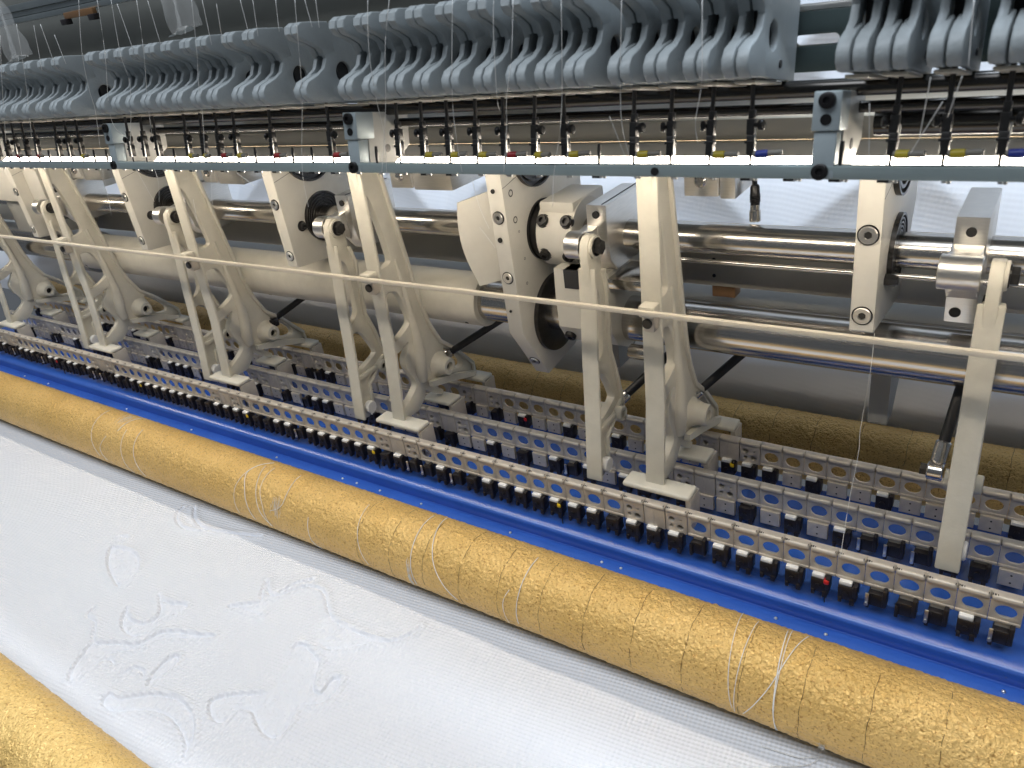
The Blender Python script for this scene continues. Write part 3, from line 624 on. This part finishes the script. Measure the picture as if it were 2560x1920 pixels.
# ================================================================== LEGS
def ribbon(mb, line, th, x0, x1):
    """band of thickness th that follows a (y,z) polyline, on the -y side of it"""
    n = len(line); inn = []
    for i, p in enumerate(line):
        a = line[max(i - 1, 0)]; b = line[min(i + 1, n - 1)]; dy, dz = b[0] - a[0], b[1] - a[1]; L = math.hypot(dy, dz)
        inn.append((p[0] + dz / L * th, p[1] - dy / L * th))
    A = [[mb.bm.verts.new((x, y, z)) for y, z in l] for x in (x0, x1) for l in (line, inn)]
    o0, i0, o1, i1 = A
    for k in range(n - 1):
        mb.bm.faces.new((o0[k], o0[k + 1], o1[k + 1], o1[k])); mb.bm.faces.new((i0[k], i1[k], i1[k + 1], i0[k + 1]))
        mb.bm.faces.new((o0[k], i0[k], i0[k + 1], o0[k + 1])); mb.bm.faces.new((o1[k], o1[k + 1], i1[k + 1], i1[k]))
    mb.bm.faces.new((o0[0], o1[0], i1[0], i0[0])); mb.bm.faces.new((o0[-1], i0[-1], i1[-1], o1[-1]))
    return mb
def soften(mb, off=1.2, ang=40):
    bm = mb.bm; bmesh.ops.recalc_face_normals(bm, faces=bm.faces); bm.normal_update()
    es = [e for e in bm.edges if len(e.link_faces) == 2 and e.calc_face_angle(0) > math.radians(ang)]
    bmesh.ops.bevel(bm, geom=es, offset=off, segments=2, affect='EDGES', profile=0.5, clamp_overlap=True); return mb
def frame_leg():
    org = (LEG_AX[0], 640, -520)
    root = thing('frame_leg', '', 'machine leg', org, 'frame legs clamped to the white rod'); X = LEG_AX[0]
    outer = [(650, -150), (686, -150), (690, -192), (698, -258), (708, -342), (721, -408), (736, -438), (763, -464), (797, -502), (799, -518), (786, -518), (765, -507), (735, -501), (705, -497), (694, -489), (684, -506), (668, -518), (633, -518), (644, -420), (649, -320), (652, -242)]
    w1 = chaikin([(658, -206), (666, -222), (678, -296), (673, -303), (652, -303), (650.5, -296), (653, -222)])
    w2 = chaikin([(649, -338), (672, -338), (680, -352), (688, -384), (684, -394), (646, -407), (646, -388)])
    w3 = chaikin([(645, -421), (660, -421), (678, -412), (672, -424), (660, -436), (662, -452), (674, -474), (672, -484), (641, -501), (638, -495)])
    w4 = chaikin([(738, -452), (752, -462), (776, -488), (776, -500), (756, -497), (748, -490), (746, -470)])
    plate_mb(outer, [w1, w2, w3, w4], X - 16, X - 5, 1.3).build('web', 'cast_white', root)
    st = [(654, -150), (652, -180), (650, -242), (646, -330), (642, -420), (630, -517)]
    mb = MB(); ribbon(mb, [(y + 4.5, z) for y, z in st], 4.5, X - 22, X); soften(mb, 1.5); mb.build('front_strip', 'cast_white', root)
    rl = [(690, -152), (691, -192), (700, -258), (710, -342), (717, -384), (724, -410), (737, -438), (764, -463), (799, -504), (800, -519)]
    mb = MB(); ribbon(mb, rl, 5.5, X - 20, X - 1); soften(mb, 1.4); mb.build('rear_flange', 'cast_white', root)
    # thick cast column that swells into the hub
    col = [(684, -300), (688, -345), (691, -385), (692, -415), (690, -440), (686, -462), (688, -480)]
    mb = MB(); mb.tube([(X - 5, y, z) for y, z in col], [2, 4, 5.5, 7.5, 9.5, 9.5, 7], n=18); mb.build('column', 'cast_white', root, ang=60)
    mb = MB().lathe((X - 14, 725, -473), (1, 0, 0), [(0, 20), (9, 19), (13, 16), (19, 13.8), (28, 12.5), (29.5, 11.5), (29.5, 6.5), (20, 6)], 36); mb.build('hub', 'cast_white', root, ang=50)
    MB().cyl((X + 5, 725, -473), (X + 8, 725, -473), 6.0, n=20).build('hub_hole', 'hole_black', root)
    for yz in (((742, -450), (760, -474)),):
        pass
    mb = MB().box(X - 46, X + 33, 620, 645, -519.5, -513, 2.6, seg=3); mb.build('front_foot', 'cast_white', root)
    mb = MB().box(X + 27, X + 33, 624, 650, -562, -519.7, 0.8); mb.build('front_foot_bracket', 'rail_cast', root)
    mb = MB(); mb.prism([(688, -478), (700, -492), (724, -514), (720, -520), (700, -506), (686, -492)], X - 15, X - 5).box(X - 30, X + 20, 703, 731, -527, -521, 2.2, seg=3); mb.build('middle_foot', 'cast_white', root)
    mb = MB().box(X + 15, X + 21, 706, 736, -566, -527.2, 0.8); mb.build('middle_foot_bracket', 'rail_cast', root)
    mb = MB(); mb.box(X - 30, X + 25, 779, 804, -527, -521, 2.2, seg=3).prism([(694, -484), (740, -494), (792, -516), (788, -522), (735, -504), (694, -492)], X - 2, X + 5); mb.build('rear_foot', 'cast_white', root)
    mb = MB().box(X + 20, X + 26, 782, 806, -566, -527.2, 0.8); mb.build('rear_foot_bracket', 'rail_cast', root)
    # rod clamp
    MB().box(X - 16, X + 1, 627, 643, -312, -300, 2).build('rod_clamp', 'cast_white', root)
    MB().cyl((X - 9, 645, -320), (X - 9, 630, -320), 5.2, n=20, bev=0.8).build('clamp_screw', 'post_dark', root)
    MB().box(X - 14, X - 2, 633, 645, -330, -313, 2).build('clamp_lug', 'rail_cast', root)
    return root, org
FL = ['rightmost frame leg, broad cream casting with three feet', 'frame leg with open triangular windows left of the tall bearing plate', 'frame leg with a small black square nut on its wing', 'frame leg in front of the white tube end at the left', 'partly cut off frame leg at the left edge']
fl0, forg = frame_leg()
for k in range(5):
    o = fl0 if k == 0 else copy_tree(fl0)
    o['label'] = FL[k]; o.location = G(LEG_AX[k], 640, -520)
    if k == 2:
        p = MB().box(LEG_AX[0] - 3, LEG_AX[0] + 5, 735, 749, -470, -456, 1.5).cyl((LEG_AX[0] + 5, 742, -463), (LEG_AX[0] + 7, 742, -463), 3, n=14).build('black_nut', 'holder_black', None, forg)
        p.parent = o; p.location = (0, 0, 0)

LINK_X = [-19, -381.4, -762.4, -1122, -1512]
def link_leg():
    X = LINK_X[0]; org = (X, 640, -526)
    root = thing('link_leg', '', 'machine leg', org, 'slim link legs hanging from the crank blocks')
    outer = [(653, -285), (652, -262), (655, -250), (662, -244), (670, -244), (677, -249), (680, -258), (680, -281), (686, -309), (683, -350), (681, -383), (688, -408), (696, -442), (698, -466), (690, -474), (676, -472), (656, -484), (653, -522), (642, -530), (630, -527), (637, -460), (647, -371), (654, -310)]
    w1 = chaikin([(659, -296), (671, -310), (669, -372), (661, -384), (646, -390), (651, -345), (656, -318)])
    w2 = chaikin([(643, -403), (664, -402), (682, -440), (682, -448), (638, -460)])
    w3 = chaikin([(638, -480), (650, -478), (648, -500), (636, -512)])
    plate_mb(outer, [circ(667, -257, 5), w1, w2], X - 15, X - 5, 1.3).build('web', 'cast_white', root)
    st = [(655, -278), (654, -290), (652, -318), (645, -371), (636, -460), (632, -490), (627, -528)]
    mb = MB(); ribbon(mb, [(y + 4.5, z) for y, z in st], 4.5, X - 20, X); soften(mb, 1.5); mb.build('front_strip', 'cast_white', root)
    mb = MB(); ribbon(mb, [(681, -285), (686, -309), (683, -350), (681, -383), (689, -408), (698, -446), (700, -466)], 5, X - 18, X - 1); soften(mb, 1.2); mb.build('rear_flange', 'cast_white', root)
    mb = MB(); ribbon(mb, [(694, -452), (674, -462), (640, -462)][::-1], 7, X - 18, X - 1); soften(mb, 1.2); mb.build('brace', 'cast_white', root)
    mb = MB(); ribbon(mb, [(676, -471), (657, -484), (654, -524)], 4.5, X - 18, X - 1); soften(mb, 1.0); mb.build('lower_limb', 'cast_white', root)
    MB().lathe((X - 26, 684, -466), (1, 0, 0), [(0, 9), (30, 9), (31, 8), (31, 5), (24, 4.5)], 28).build('pivot_boss', 'cast_white', root)
    MB().cyl((X - 3, 684, -466), (X + 0.5, 684, -466), 4.5, n=18).build('pivot_hole', 'hole_black', root)
    MB().cyl((X - 6, 645, -514), (X + 2.5, 645, -514), 9, n=28, bev=1.0).build('foot_boss', 'white_cap', root)
    MB().lathe((X - 5, 667, -257), (1, 0, 0), [(0, 12.0), (2.6, 12.0), (3, 11)], 28).build('washer', 'cast_white', root)
    MB().cyl((X - 2.2, 667, -257), (X + 5, 667, -257), 8.0, n=6, bev=0.8).cyl((X - 2.2, 667, -257), (X - 0.8, 667, -257), 9.6, n=28).build('pin_bolt', 'post_dark', root)
    return root, org
LL = ['rightmost link leg, single cream upright with wide shoulder', 'link leg hanging from the crank block by the four bolt clamp', 'link leg with dark hexagon pin left of the middle frame leg', 'link leg between the two left bearing plates', 'link leg at the far left in front of the white box']
ll0, lorg = link_leg()
for k in range(5):
    o = ll0 if k == 0 else copy_tree(ll0); o['label'] = LL[k]; o.location = G(LINK_X[k], 640, -526)

root = thing('guide_rod', 'long thin white square rod crossing in front of all legs', 'rod', (-900, 627, -309))
MB().box(-2150, 330, 624, 629, -308.4, -303.4, 0.8).build('rod', 'beige_light', root)

# ================================================================== TOP: light beam, rods, thin bar, posts
root = thing('lamp_beam', 'beige panel beam with a glowing white light strip along its lower edge', 'light beam', (-700, 575, -150))
MB().box(-2100, 330, 566, 640, -128.5, -113.4, 1).build('upper_panel', 'beige_panel', root)
MB().box(-2100, 330, 563, 569, -139.6, -128.8, 1).build('lower_panel', 'beige_light', root)
MB().box(-2100, 330, 571, 578, -149.5, -142.0, 0.5).build('light_strip', 'led', root)
MB().box(-2100, 330, 578.2, 640, -140.5, -128.8, 1).build('strip_holder', 'beige_light', root)
s = MB().cyl((-1600, 500, -84), (300, 500, -84), 5.0, n=28).build('guide_rail', 'dark_rod', None, (-600, 500, -84)); tag(s, 'upper dark chrome rod behind the thread posts', 'rod', 'dark chrome rods behind the thread posts')
s = MB().cyl((-1600, 507, -96.6), (300, 507, -96.6), 3.4, n=24).build('guide_rail', 'dark_rod', None, (-600, 507, -96.6)); tag(s, 'lower dark chrome rod behind the thread posts', 'rod', 'dark chrome rods behind the thread posts')
s = MB().cyl((-98, 520, -108), (300, 520, -108), 8, n=32).build('guide_rail', 'dark_rod', None, (100, 520, -108)); tag(s, 'short thick dark rod at the right edge behind the posts', 'rod', 'dark chrome rods behind the thread posts')

root = thing('thread_bar', 'thin grey green bar carrying the thread posts across the picture', 'bar', (-600, 458, -126))
MB().box(-1400, 200, 455, 461, -125.8, -118.4, 0.7).build('bar', 'bar_teal', root)
ey = MB().cyl((0, 0, 0), (0, 0, -1.6), 1.1, n=8).box(-3.4, -1.2, -0.8, 0.8, -1.4, 0).mesh('eyelet', 'aluminium')
ey2 = MB().box(-3.5, 3.5, -1.5, 1.5, -1.8, 0, 0.3).mesh('guide_foot', 'post_dark')
for k in range(46):
    x = -27 - PITCH * k; place('eyelet', ey, root, (x + 4 + 600, -1.0, 0.2))
    if rnd.random() < 0.6: place('guide_foot', ey2, root, (x - 2 + 600, 0, 0.2))
for x in (-214,): MB().cyl((x, 455.2, -122), (x, 454, -122), 2.6, n=16).build('screw', 'post_dark', root)

TILT = math.radians(-11)
SUP = [-112, -482, -848, -1214]
for i, x in enumerate(SUP):
    root = thing('bar_support', ['grey support bracket with two black bolts at the right', 'grey support bracket with white side plate, middle of the thin bar', 'grey support bracket left of the middle on the thin bar', 'grey support bracket at the far left of the thin bar'][i], 'bracket', (0, 0, -ZO), 'supports of the thin bar')
    root.location = G(x, 458, -122); root.rotation_euler.x = TILT
    ORG[root.name] = (0, 0, 0)
    MB().box(-6.2, 6.2, -3.2, 8, -3.5, 21.8, 0.6).build('pillar', 'bracket_block', root)
    MB().box(-7.6, 7.6, -5, 15, 22, 43, 0.9).build('head_block', 'bracket_block', root)
    plate_mb([(8.2, 43), (8.2, -4), (34, -2), (58, 16), (58, 40), (40, 43)], [], 2.5, 7.0, 0.5).build('side_plate', 'plate_white', root)
    MB().lathe((0, -5, 38), (0, -1, 0), [(0, 4.6), (2.6, 4.4), (3, 3.6), (3, 1.8), (1.5, 1.6)], 24).build('bolt', 'black_steel', root)
    MB().cyl((0, -5, 28), (0, -5.6, 28), 3.0, n=20).build('bolt', 'black_steel', root)
    MB().lathe((-1, -3.2, 0), (0, -1, 0), [(0, 4.6), (2.2, 4.6), (2.6, 4), (2.6, 2), (1.2, 1.8)], 24).build('bolt', 'black_steel', root)
    MB().cyl((7.0, 30, 14), (7.4, 30, 14), 3.2, n=18).build('side_screw', 'post_dark', root)

POST = {}
POST['stub'] = MB().cyl((0, 0, 0), (0, 0, 8), 1.0, 1.3, 10).cyl((0, 0, 8), (0, 0, 13), 1.4, 1.1, 10).mesh('stub_pin', 'post_dark')
mb = MB().cyl((0, 0, 0), (0, 0, 6), 0.8, 0.9, 10).box(-2.2, 2.2, -2.6, 3.4, 5.5, 17, 0.6).box(-2.7, 2.0, -2.2, 3.4, 17, 26, 0.6).box(-2.0, 1.6, -1.8, 2.6, 26, 31, 0.5).box(-3.2, 2.8, -3.0, 2, 12.2, 13.8, 0.3)
POST['body'] = mb.mesh('post_body', 'post_dark')
POST['rod'] = MB().cyl((-0.4, 0, 30), (-0.4, 0, 60), 1.35, n=10).mesh('post_rod', 'post_dark')
POST['knob'] = MB().cyl((1.5, -1, 22.5), (5, -1, 22.5), 1.2, n=10).lathe((4.4, -1, 22.5), (1, -0.25, 0), [(0, 2.0), (0.6, 3.0), (2.4, 3.1), (3.2, 2.4), (3.4, 1.0)], 18).mesh('knob', 'black_steel')
POST['knobl'] = MB().cyl((-1.5, -1, 22.5), (-4, -1, 22.5), 1.2, n=10).lathe((-3.6, -1, 22.5), (-1, -0.4, 0), [(0, 2.0), (0.6, 3.0), (2.2, 3.1), (3.0, 2.4), (3.2, 1.0)], 18).mesh('knob', 'black_steel')
POST['clip'] = MB().box(2.4, 3.0, -2.6, -1.4, 6, 17).cyl((2.8, -2.2, 15), (2.8, -2.2, 21), 0.5, n=8).box(2.0, 3.6, -3, -1.5, 5.2, 6.8).mesh('wire_clip', 'aluminium')
POST['sleeve'] = MB().cyl((2, -1.5, 6.0), (18.5, -1.5, 6.6), 1.9, n=14, bev=0.3).mesh('sleeve', 'tag_sleeve')
for c in ('red', 'yellow', 'blue'): POST[c] = MB().cyl((3.4, -1.5, 6.0), (10.4, -1.5, 6.2), 2.35, n=16, bev=0.4).mesh('colour_tag', 'tag_' + c)
TAGS = {0: 'blue', 1: 'yellow', 2: 'yellow', 5: 'blue', 6: 'yellow', 7: '', 8: 'yellow', 10: 'yellow', 11: 'yellow', 12: 'red', 13: 'yellow', 14: 'yellow', 15: 'yellow', 16: '', 19: 'red', 22: 'red', 24: 'yellow', 25: 'red', 26: 'yellow', 27: 'yellow', 29: '', 30: '', 31: '', 35: 'yellow', 36: '', 37: '', 39: 'red', 40: '', 41: 'red', 42: '', 43: ''}
SKIP = {4, 18, 32}
for k in range(44):
    if k in SKIP: continue
    x = -27 - PITCH * k; t = TAGS.get(k)
    if t is None:
        lab = 'short bare dark pin on the thin bar, %s place from the right' % nth(k + 1)
        root = thing('stub_pin', lab, 'pin', (0, 0, -ZO), 'bare pins on the thin bar')
    else:
        lab = 'dark steel thread post %s, %s place from the right on the thin bar' % (('with %s tag' % t) if t else 'without colour tag', nth(k + 1))
        root = thing('thread_post', lab, 'thread post', (0, 0, -ZO), 'thread posts on the thin bar')
    root.location = G(x, 458, -118.4); root.rotation_euler.x = TILT + math.radians(rnd.uniform(-1, 1)); root.rotation_euler.y = math.radians(rnd.uniform(-1.5, 1.5))
    if t is None:
        place('pin', POST['stub'], root); continue
    b = place('post_body', POST['body'], root); place('post_rod', POST['rod'], root)
    place('knob', POST['knobl' if rnd.random() < 0.3 else 'knob'], root)
    if rnd.random() < 0.7: place('wire_clip', POST['clip'], root)
    if t:
        sl = place('sleeve', POST['sleeve'], root); place('colour_tag', POST[t], sl); sl.rotation_euler.z = math.radians(rnd.uniform(-20, 8))

# ---- grey guide brackets (pairs of cheeks)
prof = [(442, -66.5), (435.5, -65), (431.5, -60.5), (431.5, -55.5), (435.5, -51), (445.5, -48), (454.5, -43.5), (458.5, -37), (455.5, -29.5), (447, -24.2), (439, -20.5), (436.2, -16), (437.5, -11.5), (442, -9.4), (452, -9.8), (528, -24), (516, -82)]
def cheek(sgn):
    a, b = (3.0, 7.4) if sgn > 0 else (-7.4, -3.0)
    mb = plate_mb(prof, [circ(474, -50, 8.2)], a, b, 0.8); return mb
def bracket():
    D = {}
    D['r'] = cheek(1).mesh('cheek', 'bracket_grey', (0, 440, -66), 45); D['l'] = cheek(-1).mesh('cheek', 'bracket_grey', (0, 440, -66), 45)
    top = [(446, -25.5), (439, -20.5), (436.4, -16), (437.7, -11.7), (442, -9.8), (452, -10.2), (455, -20), (452, -30)]
    top = [(457.6, -35), (455.4, -29.5), (446.6, -24.2), (438.4, -20.6), (435.4, -16), (436.8, -11.2), (442, -8.9), (468, -11.6), (470, -34)]
    bot = [(442, -67.2), (435.2, -65.6), (430.6, -60.8), (430.6, -55.2), (435.2, -50.4), (445.4, -47.6), (459, -46), (460, -70)]
    mb = plate_mb(top, [], 0.6, 7.5, 0.9)
    for (pp, a, b) in ((top, -7.5, -0.6), (bot, 0.6, 7.5), (bot, -7.5, -0.6)):
        q = plate_mb(pp, [], a, b, 0.9); me = bpy.data.meshes.new('t'); q.bm.to_mesh(me); q.bm.free(); mb.bm.from_mesh(me); bpy.data.meshes.remove(me)
    D['pads'] = mb.mesh('nose_pad', 'bracket_grey', (0, 440, -66), 45)
    D['core'] = MB().prism([(471, -15), (522, -27), (514, -78), (471, -70)], -3.0, 3.0).mesh('core', 'gap_dark', (0, 440, -66))
    D['pin'] = MB().cyl((-8.2, 486, -67), (8.2, 486, -67), 2.2, n=14).mesh('cross_pin', 'gap_dark', (0, 440, -66))
    D['under'] = MB().box(-6.0, 6.0, 446, 496, -76.6, -74.9, 0.4, rot=('X', -11), piv=(0, 478, -75)).mesh('under_plate', 'beige_panel', (0, 440, -66))
    return D
BD = bracket()
BX = [x + 7.5 for x in (-1083, -1058, -1032, -1006, -978, -951, -921, -891, -862, -797, -770, -745, -719, -694, -669, -641, -618, -583, -556, -505, -456, -431, -406, -382, -356, -329, -303, -281, -260, -230, -207, -183, -161)] + [-95, -77, -54, -29, -4]
for i, x in enumerate(sorted(BX, reverse=True)):
    root = thing('guide_bracket', 'blue grey twin cheek thread guide bracket, %s from the right in the upper row' % nth(i + 1), 'bracket', (x, 440, -66), 'grey guide brackets in the upper row')
    root.rotation_euler.z = math.radians(rnd.uniform(-1.0, 1.0))
    for k, n in (('r', 'cheek'), ('l', 'cheek'), ('pads', 'nose_pad'), ('core', 'core'), ('pin', 'cross_pin'), ('under', 'under_plate')): place(n, BD[k], root)

# ---- beam and rail behind them
root = thing('upper_beam', 'dark grey sheet metal beam above the upper row of brackets', 'beam', (-900, 560, -20))
MB().box(-1800, -166, 548, 930, -18, 320, 3).box(-165, 420, 722, 930, -18, 320, 3).build('beam', 'beam_grey', root)  # unseen rear depth and right-hand box added to block the rear lamp
MB().box(-1800, -166, 540, 600, -23, -18.4, 1).build('lower_edge', 'beige_light', root)
root = thing('bracket_rail', 'dark teal slotted rail that carries the upper row of brackets', 'rail', (-700, 532, -80))
mb = plate_mb([(-1800, -79), (300, -79), (300, -44), (-1800, -44)], [[(-148 + 3.2 * math.cos(a), -60.5 + 3.2 * math.sin(a)) for a in np.linspace(math.pi / 2, 3 * math.pi / 2, 9)] + [(-127 + 3.2 * math.cos(a), -60.5 + 3.2 * math.sin(a)) for a in np.linspace(-math.pi / 2, math.pi / 2, 9)]], -4, 4, 0.6)
for v in mb.bm.verts: v.co = Vector((v.co.y, v.co.x + 533, v.co.z))
mb.build('rail', 'teal_rail', root)
MB().box(-1800, 300, 530, 540, -43.6, -40.5, 0.6).build('chrome_edge', 'aluminium', root)
s = MB().box(-330, 420, 690, 720, -46, 40, 3).build('lit_room_panel', 'cream', None, (0, 700, -46)); tag(s, 'cream stand-in panel for the lit room seen through the gap in the upper bracket row', 'panel')  # panel added as a stand-in for the lit room beyond

root = thing('aluminium_rail', 'grooved aluminium rail crossing the upper left corner', 'rail', (-900, 520, 31))
MB().box(-1700, -300, 514, 526, 31, 36.5, 0.6).box(-1700, -300, 516, 526, 37.2, 42, 0.6).box(-1700, -300, 513, 526, 42.8, 50, 0.8).build('rail', 'rail_alu', root)
root = thing('rail_clip', 'brown clip with two black pads under the aluminium rail', 'clip', (-907, 510, 23))
MB().box(-938, -878, 508, 513.4, 25, 31.5, 0.8).build('strap', 'brass', root)
for x in (-938, -880): MB().box(x - 6, x + 6, 505, 513, 19.5, 25.5, 1).build('pad', 'holder_black', root)

def film_bag(x, w, ztop, zbot, label):
    root = thing('plastic_bag', label, 'plastic bag', (x, 500, zbot), 'clear bags hanging from the beam')
    nx, nz = 14, 26; mb = MB(); V = []
    for j in range(nz + 1):
        t = j / nz; z = ztop + (zbot - ztop) * t; row = []
        for i in range(nx + 1):
            u = i / nx - 0.5; y = 500 + 5 * math.cos(u * 9 + t * 3) * (0.3 + t) + 2 * math.sin(u * 23 + t * 11)
            row.append(mb.bm.verts.new((x + u * w * (0.82 + 0.25 * t) + 6 * t, y, z + 5 * u * t)))
        V.append(row)
    for a, b in zip(V, V[1:]):
        for i in range(nx): mb.bm.faces.new((a[i], a[i + 1], b[i + 1], b[i]))
    mb.build('film', 'film_clear', root, ang=180)
    mb = MB(); V = []
    for j in range(5):
        row = []
        for i in range(15):
            u = i / 14 - 0.5; row.append(mb.bm.verts.new((x + u * w * 1.15 + 6, 497 + 3 * math.sin(u * 17 + j) + j * 0.6, zbot + 3.5 * math.cos(u * 4) - j * 1.6 * (0.4 + 0.6 * math.cos(u * 5)) + 5 * u + rnd.uniform(-.5, .5))))
        V.append(row)
    for a, b in zip(V, V[1:]):
        for i in range(14): mb.bm.faces.new((a[i], a[i + 1], b[i + 1], b[i]))
    mb.build('lint_edge', 'thread_white', root, ang=180)
film_bag(-722, 40, 70, -3, 'clear plastic bag with white fluffy end hanging near the middle of the beam')
film_bag(-1062, 46, 60, -6, 'clear plastic bag with white fluffy end hanging at the left')
film_bag(-438, 40, 90, 8, 'clear plastic bag whose white end shows at the top edge')

# ================================================================== THREADS
THREADS = [[(-748,424,34),(-776,425,-8),(-797,430,-41),(-821,441,-63),(-854,449,-102)],[(-719,424,31),(-738,425,-11),(-787,438,-58),(-805,446,-80),(-792,448,-92)],[(-698,424,29),(-714,425,-14),(-726,430,-44),(-803,450,-110)],[(-691,424,25),(-692,425,-13)],[(-661,424,25),(-677,425,-14),(-715,436,-57),(-746,447,-91)],[(-646,424,23),(-649,425,-11)],[(-588,424,18),(-603,425,-20),(-616,427,-43),(-644,441,-69),(-675,450,-112)],[(-575,424,16),(-581,425,-16)],[(-559,424,12),(-566,425,-15)],[(-530,424,12),(-532,425,-11)],[(-516,424,10),(-522,425,-14)],[(-491,424,8),(-497,425,-13)],[(-471,424,6),(-479,425,-20),(-499,433,-60),(-544,452,-122),(-549,452,-156)],[(-461,424,5),(-461,425,-13)],[(-450,424,4),(-454,425,-14)],[(-813,425,10),(-814,426,-16)],[(-831,425,21),(-835,426,-14)],[(-876,425,25),(-905,426,-26),(-994,448,-91)],[(-917,425,18),(-953,426,-20),(-1061,448,-94)],[(-844,425,21),(-864,426,-19)],[(-770,452,-124),(-772,452,-139),(-783,452,-159)],[(-872,452,-126),(-883,452,-159),(-890,452,-178)],[(-804,452,-126),(-792,452,-159)],[(-636,452,-127),(-616,452,-139)],[(-720,452,-154),(-727,452,-182)],[(-678,452,-129),(-691,452,-159)],[(-401,424,-1),(-410,425,-30),(-421,433,-63),(-434,447,-93),(-445,452,-126)],[(-382,424,-3),(-395,425,-32),(-422,441,-76),(-450,452,-124)],[(-330,424,-8),(-350,433,-66),(-365,448,-101),(-368,452,-123)],[(-299,424,-12),(-303,425,-29),(-313,433,-68),(-318,441,-79)],[(-285,424,-13),(-292,425,-44),(-307,435,-70),(-318,446,-91),(-330,452,-123)],[(-252,424,-16),(-270,441,-81),(-288,452,-124),(-292,452,-147)],[(-214,424,-20),(-228,441,-82),(-229,450,-111)],[(-237,443,-85),(-232,450,-111)],[(-360,452,-127),(-357,452,-149),(-351,452,-166)],[(-360,452,-165),(-348,452,-181)],[(-168,424,-25),(-170,426,-64),(-182,445,-90),(-182,448,-103)],[(-86,437,-82),(-87,451,-113)],[(-58,426,-69),(-63,447,-101)],[(-53,436,-82),(-67,450,-110)],[(-45,426,-69),(-51,444,-91)],[(-44,424,-37),(-43,426,-65)]]
LONG = [(-111,655,-313),(-111,650,-351),(-114,645,-405),(-113,640,-427),(-115,625,-476),(-114,600,-521)]

def spline(P, n=5):
    P = [Vector(p) for p in P]; out = []
    for i in range(len(P) - 1):
        a = P[max(i - 1, 0)]; b = P[i]; c = P[i + 1]; d = P[min(i + 2, len(P) - 1)]
        for k in range(n):
            t = k / n; out.append(0.5 * ((2 * b) + (c - a) * t + (2 * a - 5 * b + 4 * c - d) * t * t + (3 * b - a - 3 * c + d) * t ** 3))
    return out + [P[-1]]
for i, t in enumerate(sorted(THREADS, key=lambda t: t[0][0])):
    org = t[-1]
    o = MB().tube(spline(t), 0.20, n=5).build('thread', 'thread_white', None, org, ang=180)
    tag(o, 'thin white thread hanging around the upper brackets and bar, %s from the left' % nth(i + 1), 'thread', 'white threads hanging at the top')
o = MB().tube(spline(LONG), 0.20, n=5).build('thread', 'thread_white', None, LONG[-1], ang=180)
tag(o, 'single fine thread running down to the front needle row at the right', 'thread')

RT = [[(-1288, 75), (-1277, 141), (-1257, 188)], [(-1206, 63), (-1210, 119)], [(-1191, 110), (-1183, 151), (-1169, 208)], [(-1157, 98), (-1148, 145), (-1128, 198)], [(-1232, 136), (-1247, 168), (-1238, 195)],
      [(-862, 68), (-881, 108), (-869, 142), (-853, 195)], [(-879, 99), (-890, 142), (-888, 195)], [(-863, 86), (-849, 130), (-833, 172), (-817, 195)], [(-846, 82), (-841, 127), (-828, 158), (-820, 195)], [(-794, 80), (-789, 140), (-812, 161)],
      [(-737, 147), (-736, 190), (-731, 217)], [(-654, 93), (-650, 136), (-634, 197)], [(-564, 67), (-561, 117), (-559, 153), (-555, 197)], [(-549, 59), (-536, 115), (-520, 156), (-493, 198)], [(-404, 86), (-407, 153), (-408, 195)], [(-419, 144), (-425, 165), (-423, 204)],
      [(-186, 50), (-178, 135), (-171, 193)], [(-168, 64), (-169, 145), (-169, 200)], [(-141, 64), (-136, 130), (-134, 171), (-131, 206)], [(-123, 60), (-132, 110), (-141, 147), (-161, 196)], [(-138, 58), (-135, 115), (-134, 160), (-132, 208)]]
for i, t in enumerate(sorted(RT, key=lambda t: t[0][0])):
    pts = []
    for (x, a) in [(p.x, p.y) for p in spline([(x, a, 0) for x, a in t], 8)]:
        rr = RR + 0.55 + rnd.uniform(-0.1, 0.15); pts.append((x, RY + rr * math.cos(math.radians(a)), RZ + rr * math.sin(math.radians(a))))
    o = MB().tube(pts, rnd.choice([0.35, 0.42, 0.5]), n=5).build('thread', 'thread_white', None, pts[-1], ang=180)
    tag(o, 'loose white thread wound on the long gold roller, %s from the left' % nth(i + 1), 'thread', 'loose threads on the long gold roller')
def lint(x, a0, a1, w, label):
    root = thing('lint_tuft', label, 'lint', (x, RY + 46 * math.cos(math.radians((a0 + a1) / 2)), RZ + 46 * math.sin(math.radians((a0 + a1) / 2))), 'lint tufts on the long gold roller')
    mb = MB()
    for _ in range(26):
        xx = x + rnd.gauss(0, w); aa = rnd.uniform(a0, a1 - (a1 - a0) * 0.3); pts = []
        for q in range(5):
            a = math.radians(aa + (a1 - a0) * 0.45 * q / 4); rr = RR + 0.8 + rnd.uniform(0, 1.0); pts.append((xx + rnd.uniform(-1, 1), RY + rr * math.cos(a), RZ + rr * math.sin(a)))
        mb.tube(pts, 0.16, n=3, caps=False)
    mb.build('fibres', 'thread_white', root, ang=180)
lint(-562, 150, 198, 1.6, 'white lint tuft on the long gold roller left of the middle')
lint(-800, 128, 165, 4.0, 'faint lint tuft on the long gold roller near the crowd of threads')
lint(-1226, 66, 100, 6.0, 'faint lint tuft on top of the long gold roller at the left')
lint(-92, 190, 214, 1.6, 'small lint tuft low on the long gold roller at the right')
o = MB().tube(spline([(-143, 468, FZ + 1.5), (-120, 470, FZ + 2), (-108, 472, FZ + 3), (-95, 480, FZ + 2.5), (-104, 466, FZ + 2.5), (-130, 452, FZ + 1.5)]), 0.4, n=5).build('thread', 'thread_white', None, (-143, 468, FZ), ang=180)
tag(o, 'curly white thread end lying on the cloth under the gold roller at the right', 'thread')
